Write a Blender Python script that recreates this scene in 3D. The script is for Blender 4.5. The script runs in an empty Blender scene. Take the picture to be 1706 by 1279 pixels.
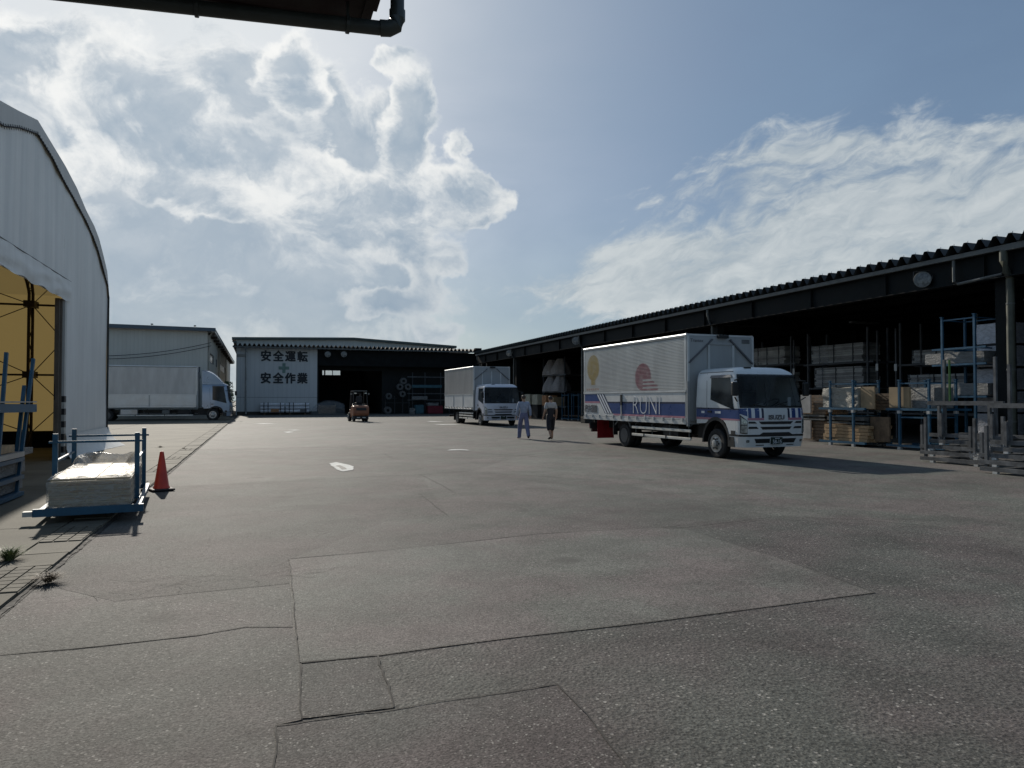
import bpy, math, random
from mathutils import Vector, Matrix, noise

rng = random.Random(7)
R = math.radians
sc = bpy.context.scene
COL = sc.collection

# ------------------------------------------------------------------ camera
cam_data = bpy.data.cameras.new('camera')
cam = bpy.data.objects.new('camera', cam_data)
COL.objects.link(cam)
cam.location = (0, 0, 1.55)
cam.rotation_euler = (R(90 + 1.283), 0, R(-19.76))
cam_data.sensor_width = 36
cam_data.lens = 24.96
cam_data.clip_end = 3000
sc.camera = cam

# ------------------------------------------------------------------ light
SUN_EL = R(30)
SUN_AZ = R(-7.5)                    # measured from +Y, negative is to the left
sun_vec = Vector((math.sin(SUN_AZ) * math.cos(SUN_EL), math.cos(SUN_AZ) * math.cos(SUN_EL), math.sin(SUN_EL)))
sd = bpy.data.lights.new('sun', 'SUN')
sd.energy = 4.2
sd.angle = R(0.9)
sd.color = (1.0, 0.93, 0.82)
sun = bpy.data.objects.new('sun', sd)
sun.rotation_euler = (-sun_vec).to_track_quat('-Z', 'Y').to_euler()
sun.location = (0, 40, 60)
COL.objects.link(sun)
sc.view_settings.view_transform = 'Standard'
sc.view_settings.look = 'None'
sc.view_settings.exposure = 0.0
sc.view_settings.gamma = 1.0
sc.view_settings.use_curve_mapping = False


# ------------------------------------------------------------------ node helper
class S:
    """A node socket with arithmetic."""
    def __init__(self, nt, sock): self.nt, self.s = nt, sock
    def _m(self, op, *others, clamp=False):
        n = self.nt.nodes.new('ShaderNodeMath'); n.operation = op; n.use_clamp = clamp
        for i, o in enumerate((self,) + others):
            if isinstance(o, S): self.nt.links.new(o.s, n.inputs[i])
            else: n.inputs[i].default_value = o
        return S(self.nt, n.outputs[0])
    def __add__(self, o): return self._m('ADD', o)
    __radd__ = __add__
    def __sub__(self, o): return self._m('SUBTRACT', o)
    def __rsub__(self, o): return (self * -1) + o
    def __mul__(self, o): return self._m('MULTIPLY', o)
    __rmul__ = __mul__
    def __truediv__(self, o): return self._m('DIVIDE', o)
    def pow(self, o): return self._m('POWER', o)
    def max(self, o): return self._m('MAXIMUM', o)
    def min(self, o): return self._m('MINIMUM', o)
    def abs(self): return self._m('ABSOLUTE')
    def lt(self, o): return self._m('LESS_THAN', o)
    def gt(self, o): return self._m('GREATER_THAN', o)
    def sqrt(self): return self._m('SQRT')
    def fract(self): return self._m('FRACT')
    def sin(self): return self._m('SINE')
    def clamp(self): return self._m('ADD', 0.0, clamp=True)
    def smooth(self, a, b):
        n = self.nt.nodes.new('ShaderNodeMapRange'); n.interpolation_type = 'SMOOTHSTEP'
        self.nt.links.new(self.s, n.inputs[0])
        n.inputs[1].default_value = a; n.inputs[2].default_value = b
        n.inputs[3].default_value = 0; n.inputs[4].default_value = 1
        return S(self.nt, n.outputs[0])
    def lin(self, a, b, c=0.0, d=1.0):
        n = self.nt.nodes.new('ShaderNodeMapRange')
        self.nt.links.new(self.s, n.inputs[0])
        for i, v in enumerate((a, b, c, d)): n.inputs[i + 1].default_value = v
        return S(self.nt, n.outputs[0])


def sock(nt, v, inp):
    if isinstance(v, S): nt.links.new(v.s, inp)
    else: inp.default_value = (*v, 1) if (isinstance(v, tuple) and len(v) == 3 and inp.type == 'RGBA') else v


def mixc(nt, f, a, b, mode='MIX'):
    n = nt.nodes.new('ShaderNodeMix'); n.data_type = 'RGBA'; n.blend_type = mode
    sock(nt, f, n.inputs[0]); sock(nt, a, n.inputs[6]); sock(nt, b, n.inputs[7])
    return S(nt, n.outputs[2])


def noise_n(nt, vec, scale, detail=5, rough=0.55, dist=0.0):
    n = nt.nodes.new('ShaderNodeTexNoise')
    if vec is not None: nt.links.new(vec.s, n.inputs['Vector'])
    n.inputs['Scale'].default_value = scale; n.inputs['Detail'].default_value = detail
    n.inputs['Roughness'].default_value = rough; n.inputs['Distortion'].default_value = dist
    return S(nt, n.outputs[0])


def voro(nt, vec, scale, feature='F1', out=0):
    n = nt.nodes.new('ShaderNodeTexVoronoi'); n.feature = feature
    if vec is not None: nt.links.new(vec.s, n.inputs['Vector'])
    n.inputs['Scale'].default_value = scale
    return S(nt, n.outputs[out])


def comb(nt, x, y, z):
    n = nt.nodes.new('ShaderNodeCombineXYZ')
    for i, v in enumerate((x, y, z)): sock(nt, v, n.inputs[i])
    return S(nt, n.outputs[0])


def sep(nt, v):
    n = nt.nodes.new('ShaderNodeSeparateXYZ'); nt.links.new(v.s, n.inputs[0])
    return [S(nt, n.outputs[i]) for i in range(3)]


def mapping(nt, v, scale=(1, 1, 1), loc=(0, 0, 0), rot=(0, 0, 0)):
    n = nt.nodes.new('ShaderNodeMapping'); nt.links.new(v.s, n.inputs[0])
    n.inputs[1].default_value = loc; n.inputs[2].default_value = rot; n.inputs[3].default_value = scale
    return S(nt, n.outputs[0])


# ------------------------------------------------------------------ sky
def build_world():
    w = bpy.data.worlds.new('World'); sc.world = w; w.use_nodes = True
    nt = w.node_tree; nt.nodes.clear()
    out = nt.nodes.new('ShaderNodeOutputWorld'); bg = nt.nodes.new('ShaderNodeBackground')
    nt.links.new(bg.outputs[0], out.inputs[0])
    STR = 0.085
    bg.inputs[1].default_value = STR
    sky = nt.nodes.new('ShaderNodeTexSky'); sky.sky_type = 'NISHITA'; sky.sun_disc = False
    sky.sun_elevation = SUN_EL; sky.sun_rotation = SUN_AZ
    sky.air_density = 1.0; sky.dust_density = 1.4; sky.ozone_density = 1.0
    skyc = S(nt, sky.outputs[0])
    tc = nt.nodes.new('ShaderNodeTexCoord'); d = S(nt, tc.outputs['Generated'])
    x, y, z = sep(nt, d)
    az = x._m('ARCTAN2', y); el = z._m('ARCSINE')
    sdot = (x * sun_vec.x + y * sun_vec.y + z * sun_vec.z).max(0.0)
    k = 1.0 / STR
    def col(r, g, b): return (r * k, g * k, b * k)
    # a thin high veil greys the whole sky
    veil_n = noise_n(nt, mapping(nt, d, (1, 1, 2.4)), 2.1, 6, 0.55, .3)
    veil = veil_n.smooth(0.30, 0.72) * 0.40 + 0.34
    base = mixc(nt, 1.0, skyc, (0.70, 0.76, 0.82), 'MULTIPLY')
    base = mixc(nt, veil, base, col(0.195, 0.295, 0.43))
    base = mixc(nt, el.lin(0.0, 0.26, 1.0, 0.0).clamp().pow(1.5) * 0.75, base, col(0.42, 0.535, 0.57))
    # light scattered round the veiled sun
    glow = sdot.pow(12.0) * 0.72 + sdot.pow(90.0) * 0.30
    base = mixc(nt, glow.min(0.95), base, col(0.72, 0.76, 0.79))
    halo = sdot.pow(16.0)
    # heaped clouds in front of the sun
    wa = noise_n(nt, mapping(nt, d, (1, 1, 1), (5, 1, 2)), 7.0, 5, .6) - .5
    wb = noise_n(nt, mapping(nt, d, (1, 1, 1), (1, 8, 4)), 7.0, 5, .6) - .5
    azw = az + wa * .15; elw = el + wb * .12
    n3 = noise_n(nt, mapping(nt, d, (1, 1, 1.3), (2.1, 4.4, .7)), 30.0, 7, 0.65, 0.5)
    near = sdot.pow(4.0)
    shift = tuple(c * 0.022 for c in sun_vec)
    low = el.smooth(0.30, 0.10)

    def heap(base, blobs, loc, amp, bias, opac, core_k):
        """One bank of cloud: thin rims glow with the sun behind, thick middles stay blue-grey."""
        v = mapping(nt, comb(nt, x + wa * .07, y + wb * .05, z + wb * .08), (1, 1, 1.25), loc)
        vs = mapping(nt, comb(nt, x + wa * .07 + shift[0], y + wb * .05 + shift[1], z + wb * .08 + shift[2]), (1, 1, 1.25), loc)
        bl = 1.0 - voro(nt, v, 15.0) * 1.35; bls = 1.0 - voro(nt, vs, 15.0) * 1.35
        a = noise_n(nt, v, 7.0, 9, .62, .3); as_ = noise_n(nt, vs, 7.0, 9, .62, .3)
        n2 = noise_n(nt, mapping(nt, v, (1, 1, 1), (3, 1, 6)), 8.5, 8, .6, .6)
        M = None
        for (a0, e0), ra, re_, wgt in blobs:
            q = ((((azw - a0) / ra).pow(2.0)) + (((elw - e0) / re_).pow(2.0)))
            g = (q * -0.6)._m('EXPONENT') * wgt
            M = (1.0 - g) if M is None else M * (1.0 - g)
        M = 1.0 - M
        dens = M * .95 + (a - 0.5) * amp + (bl - .5) * .20 - bias
        dens_s = M * .95 + (as_ - 0.5) * amp + (bls - .5) * .20 - bias
        cover = (dens + (n3 - .5) * .28).smooth(-0.01, 0.20)
        thick = (dens * .80 + (n2 - 0.47) * 1.5 + (n3 - .5) * .30).smooth(0.02, 0.50)
        lit = ((dens - dens_s) * 3.0 + 0.22).clamp()
        rim = mixc(nt, near, col(0.56, 0.60, 0.61), col(0.98, 0.98, 0.96))
        core = mixc(nt, near, col(0.235, 0.32, 0.42), col(0.345 * core_k, 0.43 * core_k, 0.52 * core_k))
        ccol = mixc(nt, thick, rim, core)
        ccol = mixc(nt, lit * 0.62 * (1.0 - thick * 0.55), ccol, mixc(nt, near, col(.70, .73, .73), col(0.98, 0.97, 0.94)))
        ccol = mixc(nt, low * 0.42, ccol, col(.27, .355, .445))
        return mixc(nt, cover * (opac - low * .16), base, ccol)
    rear = [((-0.031,0.315), .11, .075, 1.0), ((0.116,0.34), .09, .07, .95), ((-0.195,0.308), .14, .10, 1.0), ((-0.073,0.189), .15, .11, .95), ((0.134,0.153), .10, .09, .9),
            ((-0.168,0.158), .11, .13, .9), ((-0.362,0.233), .15, .12, .8), ((0.016,0.109), .15, .07, .8), ((0.041,0.398), .04, .055, .9), ((-0.227,0.374), .06, .03, .6)]
    front = [((-0.154,0.359), .085, .06, .95), ((0.043,0.408), .032, .055, .9), ((0.205,0.371), .032, .07, 1.0), ((0.262,0.281), .055, .020, 1.0), ((0.101,0.255), .12, .040, 1.0), ((0.166,0.219), .06, .03, .8),
             ((-0.074,0.241), .05, .018, .8), ((0.245,0.184), .03, .014, .8), ((0.174,0.128), .05, .018, 1.0), ((0.216,0.196), .03, .022, .95), ((0.216,0.147), .02, .03, .8), ((0.266,0.336), .012, .026, .75), ((0.171,0.45), .018, .010, .7), ((0.249,0.096), .028, .012, .75),
             ((-0.188,0.269), .05, .025, .8), ((0.287,0.25), .02, .008, .7), ((-0.001,0.307), .09, .03, .8)]
    base = heap(base, rear, (0, 0, 0), .95, .34, .90, 1.0)
    base = heap(base, front, (4.3, 2.2, 1.1), 1.0, .33, .93, 1.02)
    base = mixc(nt, halo * .12, base, col(.80, .83, .84))
    # fanned streaks on the right
    ca, sa = math.cos(R(15)), math.sin(R(15))
    uw = noise_n(nt, mapping(nt, d, (1, 1, 1), (2, 2, 7)), 6., 5, .6) - .5
    uu = az * ca + el * sa; vv = el * ca - az * sa + uw * .07
    c1 = noise_n(nt, comb(nt, uu * 4.2, vv * 11.0, 0.3), 1.5, 11, 0.62, 0.7)
    c1b = noise_n(nt, comb(nt, uu * 11.0, vv * 22.0, 2.2), 1.5, 9, 0.62, 1.2)
    fan = [((0.911,0.213), .22, .050, 1.0), ((0.78,0.18), .24, .055, 1.0), ((0.738,0.313), .10, .032, .95), ((0.686,0.285), .05, .02, .8),
           ((0.568,0.153), .14, .016, .95), ((0.94,0.158), .30, .09, 1.0), ((0.56,0.205), .06, .010, .8), ((1.072,0.186), .30, .10, .9), ((0.936,0.306), .08, .012, .6), ((0.631,0.158), .12, .03, .9)]
    C = None
    for (a0, e0), ra, re_, wgt in fan:
        q = ((((az + uw * .05 - a0) / ra).pow(2.0)) + (((el + uw * .05 - e0) / re_).pow(2.0)))
        g = (q * -0.6)._m('EXPONENT') * wgt
        C = (1.0 - g) if C is None else C * (1.0 - g)
    C = 1.0 - C
    cd = C * 0.90 + (c1 - 0.5) * 1.5 + (c1b - 0.5) * 0.55 - 0.33
    base = mixc(nt, cd.smooth(0.0, 0.46) * 0.88, base, mixc(nt, (c1b * .5 + c1 * .5).smooth(.35, .65), col(0.42, 0.48, 0.52), col(0.615, 0.655, 0.665)))
    sock(nt, base, bg.inputs[0])
    w.cycles.sampling_method = 'MANUAL'; w.cycles.sample_map_resolution = 1024


build_world()


# ------------------------------------------------------------------ mesh helper
class MB:
    def __init__(self): self.v, self.f = [], []
    def add(self, vs, fs):
        b = len(self.v); self.v += [tuple(p) for p in vs]
        self.f += [tuple(i + b for i in f) for f in fs]; return self
    def box(self, x0, y0, z0, x1, y1, z1):
        vs = [(x, y, z) for z in (z0, z1) for y in (y0, y1) for x in (x0, x1)]
        return self.add(vs, [(0, 2, 3, 1), (4, 5, 7, 6), (0, 1, 5, 4), (2, 6, 7, 3), (0, 4, 6, 2), (1, 3, 7, 5)])
    def cbox(self, c, s):
        return self.box(c[0] - s[0] / 2, c[1] - s[1] / 2, c[2] - s[2] / 2, c[0] + s[0] / 2, c[1] + s[1] / 2, c[2] + s[2] / 2)
    def bar(self, p, q, w, h=None, up=(0, 0, 1)):
        h = h or w; p, q = Vector(p), Vector(q); d = (q - p).normalized(); up = Vector(up)
        if abs(d.dot(up)) > .98: up = Vector((0, 1, 0))
        s = d.cross(up).normalized(); u = s.cross(d)
        vs = [p + s * a * w / 2 + u * b * h / 2 for a, b in ((-1, -1), (1, -1), (1, 1), (-1, 1))]
        vs += [v + (q - p) for v in vs]
        return self.add(vs, [(3, 2, 1, 0), (4, 5, 6, 7), (0, 1, 5, 4), (1, 2, 6, 5), (2, 3, 7, 6), (3, 0, 4, 7)])
    def tube(self, pts, r, n=8, cap=True):
        pts = [Vector(p) for p in pts]; b = len(self.v); m = len(pts)
        for i, p in enumerate(pts):
            d = (pts[min(i + 1, m - 1)] - pts[max(i - 1, 0)]).normalized()
            up = Vector((0, 0, 1)) if abs(d.z) < .95 else Vector((0, 1, 0))
            s = d.cross(up).normalized(); u = s.cross(d)
            rr = r[i] if isinstance(r, (list, tuple)) else r
            for k in range(n):
                a = 2 * math.pi * k / n
                self.v.append(tuple(p + s * math.cos(a) * rr + u * math.sin(a) * rr))
        for i in range(m - 1):
            for k in range(n):
                k2 = (k + 1) % n
                self.f.append((b + i * n + k, b + i * n + k2, b + (i + 1) * n + k2, b + (i + 1) * n + k))
        if cap:
            self.f.append(tuple(b + k for k in reversed(range(n))))
            self.f.append(tuple(b + (m - 1) * n + k for k in range(n)))
        return self
    def lathe(self, prof, n=24, axis='Z', c=(0, 0, 0), closed=False):
        b = len(self.v); m = len(prof)
        for r, h in prof:
            for k in range(n):
                a = 2 * math.pi * k / n; ca, sa = math.cos(a) * r, math.sin(a) * r
                p = {'Z': (ca, sa, h), 'X': (h, ca, sa), 'Y': (sa, h, ca)}[axis]
                self.v.append((p[0] + c[0], p[1] + c[1], p[2] + c[2]))
        rows = m if closed else m - 1
        for i in range(rows):
            j = (i + 1) % m
            for k in range(n):
                k2 = (k + 1) % n
                self.f.append((b + i * n + k, b + i * n + k2, b + j * n + k2, b + j * n + k))
        if not closed:
            if prof[0][0] > 1e-4: self.f.append(tuple(b + k for k in reversed(range(n))))
            if prof[-1][0] > 1e-4: self.f.append(tuple(b + (m - 1) * n + k for k in range(n)))
        return self
    def prism(self, poly, axis, a, b):
        n = len(poly)
        def P(p, t): return {'X': (t, p[0], p[1]), 'Y': (p[0], t, p[1]), 'Z': (p[0], p[1], t)}[axis]
        vs = [P(p, a) for p in poly] + [P(p, b) for p in poly]
        fs = [tuple(reversed(range(n))), tuple(range(n, 2 * n))]
        fs += [(i, (i + 1) % n, n + (i + 1) % n, n + i) for i in range(n)]
        return self.add(vs, fs)
    def grid(self, pts):
        b = len(self.v); nu, nv = len(pts), len(pts[0])
        for row in pts: self.v += [tuple(p) for p in row]
        for i in range(nu - 1):
            for j in range(nv - 1):
                self.f.append((b + i * nv + j, b + (i + 1) * nv + j, b + (i + 1) * nv + j + 1, b + i * nv + j + 1))
        return self
    def xf(self, M):
        self.v = [tuple(M @ Vector(v)) for v in self.v]; return self
    def mesh(self, name, mat, smooth=False):
        me = bpy.data.meshes.new(name); me.from_pydata(self.v, [], self.f); me.validate()
        fix_normals(me)
        if mat: me.materials.append(mat)
        if smooth:
            me.polygons.foreach_set('use_smooth', [True] * len(me.polygons)); me.update()
        return me
    def build(self, name, mat, parent=None, smooth=False, bevel=0, label=None, kind=None):
        o = bpy.data.objects.new(name, self.mesh(name, mat, smooth)); COL.objects.link(o)
        if parent: o.parent = parent
        if bevel:
            m = o.modifiers.new('bevel', 'BEVEL'); m.width = bevel; m.segments = 2; m.limit_method = 'ANGLE'
            m.angle_limit = R(40)
        if smooth:
            o.data.set_sharp_from_angle(angle=R(38))
        if label: o['label'] = label
        if kind: o['kind'] = kind
        return o


def fix_normals(me):
    import bmesh
    bm = bmesh.new(); bm.from_mesh(me)
    bmesh.ops.recalc_face_normals(bm, faces=bm.faces); bm.to_mesh(me); bm.free()


def thing(name, label, cat, loc=(0, 0, 0), rz=0, group=None):
    o = bpy.data.objects.new(name, None); COL.objects.link(o); o.empty_display_size = .2
    o.location = loc; o.rotation_euler = (0, 0, rz)
    return tag(o, label, cat, group)


def tag(o, label, cat, group=None):
    o['label'] = label; o['category'] = cat
    if group: o['group'] = group
    return o


def copy_tree(o, parent=None):
    c = o.copy(); COL.objects.link(c)
    if parent: c.parent = parent
    for ch in list(o.children): copy_tree(ch, c)
    return c


def text_mesh(body, size, mat, name, parent, M, extrude=0.004, offset=0.0, align='CENTER', sx=1.0, shear=0.0, bold=0.0):
    cu = bpy.data.curves.new(name, 'FONT'); cu.body = body; cu.size = size; cu.extrude = extrude
    cu.offset = offset; cu.align_x = align; cu.align_y = 'CENTER'; cu.shear = shear; cu.resolution_u = 3
    t = bpy.data.objects.new(name, cu); COL.objects.link(t)
    dg = bpy.context.evaluated_depsgraph_get(); dg.update()
    me = bpy.data.meshes.new_from_object(t.evaluated_get(dg)); me.name = name
    bpy.data.objects.remove(t); bpy.data.curves.remove(cu)
    if bold:        # heavy strokes: the outline repeated a little to each side, each copy a hair prouder
        import bmesh
        bm = bmesh.new(); src = bmesh.new(); src.from_mesh(me)
        for k, (bx, by) in enumerate(((0, 0), (-1, 0), (1, 0), (0, -.8), (0, .8), (-.7, -.6), (.7, .6), (-.7, .6), (.7, -.6))):
            t_ = src.copy(); bmesh.ops.translate(t_, vec=(bx * bold, by * bold, .0012 * k), verts=t_.verts)
            tm = bpy.data.meshes.new('tmp'); t_.to_mesh(tm); t_.free(); bm.from_mesh(tm); bpy.data.meshes.remove(tm)
        bm.to_mesh(me); bm.free(); src.free()
    me.transform(M @ Matrix.Diagonal((sx, 1, 1, 1)))
    me.materials.clear(); me.materials.append(mat)
    o = bpy.data.objects.new(name, me); COL.objects.link(o); o.parent = parent
    return o


def face_mat(loc, facing):
    """Text lying in XY turned upright: facing '-Y' or '-X'."""
    M = Matrix.Translation(loc)
    rz = {'-Y': 0, '-X': -90, '+X': 90}[facing]
    return M @ Matrix.Rotation(R(rz), 4, 'Z') @ Matrix.Rotation(R(90), 4, 'X')


# ------------------------------------------------------------------ materials
def new_mat(name):
    m = bpy.data.materials.new(name); m.use_nodes = True
    nt = m.node_tree; nt.nodes.clear()
    out = nt.nodes.new('ShaderNodeOutputMaterial'); b = nt.nodes.new('ShaderNodeBsdfPrincipled')
    nt.links.new(b.outputs[0], out.inputs[0])
    tc = nt.nodes.new('ShaderNodeTexCoord')
    return m, nt, b, S(nt, tc.outputs['Object']), out


def bump(nt, b, h, strength=.3, dist=.01):
    n = nt.nodes.new('ShaderNodeBump'); n.inputs['Strength'].default_value = strength
    n.inputs['Distance'].default_value = dist; sock(nt, h, n.inputs['Height'])
    nt.links.new(n.outputs[0], b.inputs['Normal'])


def paint(name, c, rough=.45, metal=0., var=.12, vscale=3., dirt=0., bumpy=0., bscale=40., streak=False, coat=0., spec=.5):
    m, nt, b, ob, _ = new_mat(name)
    b.inputs['Specular IOR Level'].default_value = spec
    n = noise_n(nt, mapping(nt, ob, (1, 1, .25)) if streak else ob, vscale, 5, .6)
    dark = tuple(x * (1 - var * 1.6) for x in c); lite = tuple(min(1, x * (1 + var)) for x in c)
    cc = mixc(nt, n.smooth(.3, .7), dark, lite)
    if dirt:
        n2 = noise_n(nt, mapping(nt, ob, (1, 1, .35)), vscale * 2.3 + .7, 7, .65)
        cc = mixc(nt, n2.smooth(.5, .78) * dirt, cc, (.07, .06, .05))
    sock(nt, cc, b.inputs['Base Color'])
    sock(nt, n.lin(.3, .7, rough * .85, min(1, rough * 1.2)), b.inputs['Roughness'])
    b.inputs['Metallic'].default_value = metal
    b.inputs['Coat Weight'].default_value = coat
    if bumpy: bump(nt, b, noise_n(nt, ob, bscale, 4, .6), bumpy, .01)
    return m


def asphalt(name, c, speck=.5, sscale=70., rough=.62, tint=(.10, .09, .08), coarse=.5, cracks=False):
    m, nt, b, ob, _ = new_mat(name)
    big = noise_n(nt, ob, .20, 6, .62, .5)
    mid = noise_n(nt, ob, 1.1, 8, .68, .3)
    fine = noise_n(nt, ob, 30., 6, .75)
    hue = noise_n(nt, mapping(nt, ob, (1, 1, 1), (4, 9, 1)), .8, 5, .6)
    mul = lambda a, k: mixc(nt, 1.0, a, (k, k, k), 'MULTIPLY')
    cc = mixc(nt, big.smooth(.3, .7), tuple(x * .84 for x in c), tuple(x * 1.16 for x in c))
    cc = mixc(nt, hue.smooth(.36, .66), mixc(nt, 1., cc, (.955, 1.03, .985), 'MULTIPLY'), mixc(nt, 1., cc, (1.06, .975, .985), 'MULTIPLY'))
    cc = mixc(nt, mid.smooth(.34, .70), mul(cc, 1.17), mul(cc, .80))
    # every grain of the surface has its own shade
    g = nt.nodes.new('ShaderNodeTexVoronoi'); nt.links.new(ob.s, g.inputs['Vector']); g.inputs['Scale'].default_value = 120.
    gc = sep(nt, S(nt, g.outputs[1]))[0]
    cc = mixc(nt, gc, mul(cc, .50), mul(cc, 1.52))
    cc = mixc(nt, fine.smooth(.35, .70), mul(cc, .78), mul(cc, 1.22))
    v = nt.nodes.new('ShaderNodeTexVoronoi'); nt.links.new(ob.s, v.inputs['Vector']); v.inputs['Scale'].default_value = sscale
    vd = S(nt, v.outputs[0]); vc = sep(nt, S(nt, v.outputs[1]))
    patchy = noise_n(nt, ob, 2.3, 5, .6).smooth(.36, .62)
    stone = (vc[0].gt(.80)) * (vd - vc[1] * .22).lt(.24) * (patchy * .75 + .25)
    cc = mixc(nt, stone * speck, cc, mixc(nt, vc[1], (.26, .25, .225), (.50, .48, .44)))
    pit = (vc[2].gt(.76)) * vd.lt(.46) * (1.0 - patchy * .5)
    cc = mixc(nt, pit * .6, cc, tuple(x * .30 for x in c))
    stain = noise_n(nt, mapping(nt, ob, (1, 1, 1), (7, 3, 0)), .42, 7, .62, 1.0)
    cc = mixc(nt, stain.smooth(.58, .80) * .42, cc, mul(cc, .52))
    spots = voro(nt, mapping(nt, ob, (1, 1, 1), (2, 5, 0)), .55)
    cc = mixc(nt, (spots + (fine - .5) * .10).lin(.05, .11, .55, 0.).clamp(), cc, tuple(x * .42 for x in c))
    if cracks:
        cv = nt.nodes.new('ShaderNodeTexVoronoi'); cv.feature = 'DISTANCE_TO_EDGE'; cv.inputs['Scale'].default_value = 5.
        wv = nt.nodes.new('ShaderNodeVectorMath'); wv.operation = 'ADD'
        nn = nt.nodes.new('ShaderNodeTexNoise'); nn.inputs['Scale'].default_value = 3.; nt.links.new(ob.s, nn.inputs[0])
        sc_ = nt.nodes.new('ShaderNodeVectorMath'); sc_.operation = 'SCALE'; sc_.inputs[3].default_value = .35
        nt.links.new(nn.outputs[1], sc_.inputs[0]); nt.links.new(ob.s, wv.inputs[0]); nt.links.new(sc_.outputs[0], wv.inputs[1])
        nt.links.new(wv.outputs[0], cv.inputs['Vector'])
        ck = S(nt, cv.outputs[0]).lin(.0, .022, 1., 0.).clamp() * noise_n(nt, ob, .9, 3).smooth(.44, .56)
        cc = mixc(nt, ck * .85, cc, (.018, .016, .015))
    sock(nt, cc, b.inputs['Base Color'])
    sock(nt, fine.lin(.3, .7, rough + .06, rough + .22), b.inputs['Roughness'])
    b.inputs['Specular IOR Level'].default_value = .16
    hgt = fine * .6 + vd * coarse + gc * .25 + mid * .8
    bump(nt, b, hgt, .45, .007)
    return m


def concrete(name, c, rough=.75, scale=1.):
    m, nt, b, ob, _ = new_mat(name)
    big = noise_n(nt, ob, .5 * scale, 6, .6, .5); fine = noise_n(nt, ob, 30. * scale, 5, .7)
    cc = mixc(nt, big.smooth(.3, .72), tuple(x * .68 for x in c), tuple(x * 1.12 for x in c))
    cc = mixc(nt, fine.smooth(.4, .7) * .5, cc, tuple(x * .6 for x in c))
    st = noise_n(nt, mapping(nt, ob, (.5, 2.2, 1)), 1.3, 7, .65)
    cc = mixc(nt, st.smooth(.56, .75) * .5, cc, tuple(x * .45 for x in c))
    sock(nt, cc, b.inputs['Base Color']); b.inputs['Roughness'].default_value = rough; b.inputs['Specular IOR Level'].default_value = .1
    bump(nt, b, fine + big * .5, .4, .008)
    return m


def glass_dark(name, c=(.012, .014, .016)):
    m, nt, b, ob, _ = new_mat(name)
    n = noise_n(nt, ob, 2.2, 4, .6)
    sock(nt, mixc(nt, n.smooth(.35, .7), c, tuple(x * 2.4 for x in c)), b.inputs['Base Color'])
    b.inputs['Roughness'].default_value = .06; b.inputs['Specular IOR Level'].default_value = .30
    return m


def clear_screen():
    """Tinted windscreen: mostly clear, a mirror at grazing angles."""
    m, nt, b, ob, out = new_mat('windscreen_glass')
    b.inputs['Base Color'].default_value = (.05, .058, .064, 1); b.inputs['Roughness'].default_value = .04
    n = noise_n(nt, ob, 1.6, 4, .6)
    t = nt.nodes.new('ShaderNodeBsdfTransparent'); t.inputs[0].default_value = (.80, .84, .84, 1)
    mx = nt.nodes.new('ShaderNodeMixShader'); sock(nt, n.lin(.3, .7, .16, .40).clamp(), mx.inputs[0])
    nt.links.new(t.outputs[0], mx.inputs[1]); nt.links.new(b.outputs[0], mx.inputs[2]); nt.links.new(mx.outputs[0], out.inputs[0])
    return m


def film(name, c, alpha=.55):
    """Wrinkled clear plastic wrap."""
    m, nt, b, ob, out = new_mat(name)
    n = noise_n(nt, mapping(nt, ob, (1, 1, 2.5)), 6., 7, .65, 1.2)
    b.inputs['Base Color'].default_value = (*c, 1); b.inputs['Roughness'].default_value = .22
    bump(nt, b, n, .9, .03)
    t = nt.nodes.new('ShaderNodeBsdfTransparent'); mx = nt.nodes.new('ShaderNodeMixShader')
    sock(nt, n.lin(.35, .68, alpha * .55, min(1., alpha * 1.5)).clamp(), mx.inputs[0])
    nt.links.new(t.outputs[0], mx.inputs[1]); nt.links.new(b.outputs[0], mx.inputs[2])
    nt.links.new(mx.outputs[0], out.inputs[0])
    return m


def wrap(name, c, scale=5.):
    """Opaque wrinkled sheeting round a pack."""
    m, nt, b, ob, _ = new_mat(name)
    n = noise_n(nt, mapping(nt, ob, (1, 1, 3.2)), scale, 7, .65, 1.5)
    sock(nt, mixc(nt, n.smooth(.3, .7), tuple(x * .62 for x in c), c), b.inputs['Base Color'])
    b.inputs['Roughness'].default_value = .55; b.inputs['Specular IOR Level'].default_value = .3
    bump(nt, b, n, 1., .04)
    return m


def cladding(name, c, pitch=.2, var=.06, rough=.5, axis='x', dirt=.15):
    """Painted steel sheet with fine upright ribs."""
    m, nt, b, ob, _ = new_mat(name)
    x, y, z = sep(nt, ob); a = x if axis == 'x' else y
    rib = ((a / pitch).fract() - .5).abs().lin(.36, .46, 0., 1.).clamp()
    n = noise_n(nt, mapping(nt, ob, (1, 1, .12)), 1.1, 6, .6)
    cc = mixc(nt, n.smooth(.3, .72), tuple(v * (1 - var * 2) for v in c), tuple(v * (1 + var) for v in c))
    cc = mixc(nt, rib * .12, cc, tuple(v * .5 for v in c))
    n2 = noise_n(nt, mapping(nt, ob, (2, 2, .2)), 2.3, 6, .65)
    cc = mixc(nt, n2.smooth(.58, .8) * dirt, cc, (.10, .09, .08))
    sock(nt, cc, b.inputs['Base Color']); b.inputs['Roughness'].default_value = rough; b.inputs['Specular IOR Level'].default_value = .25
    bump(nt, b, rib, .5, .015)
    return m


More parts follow.
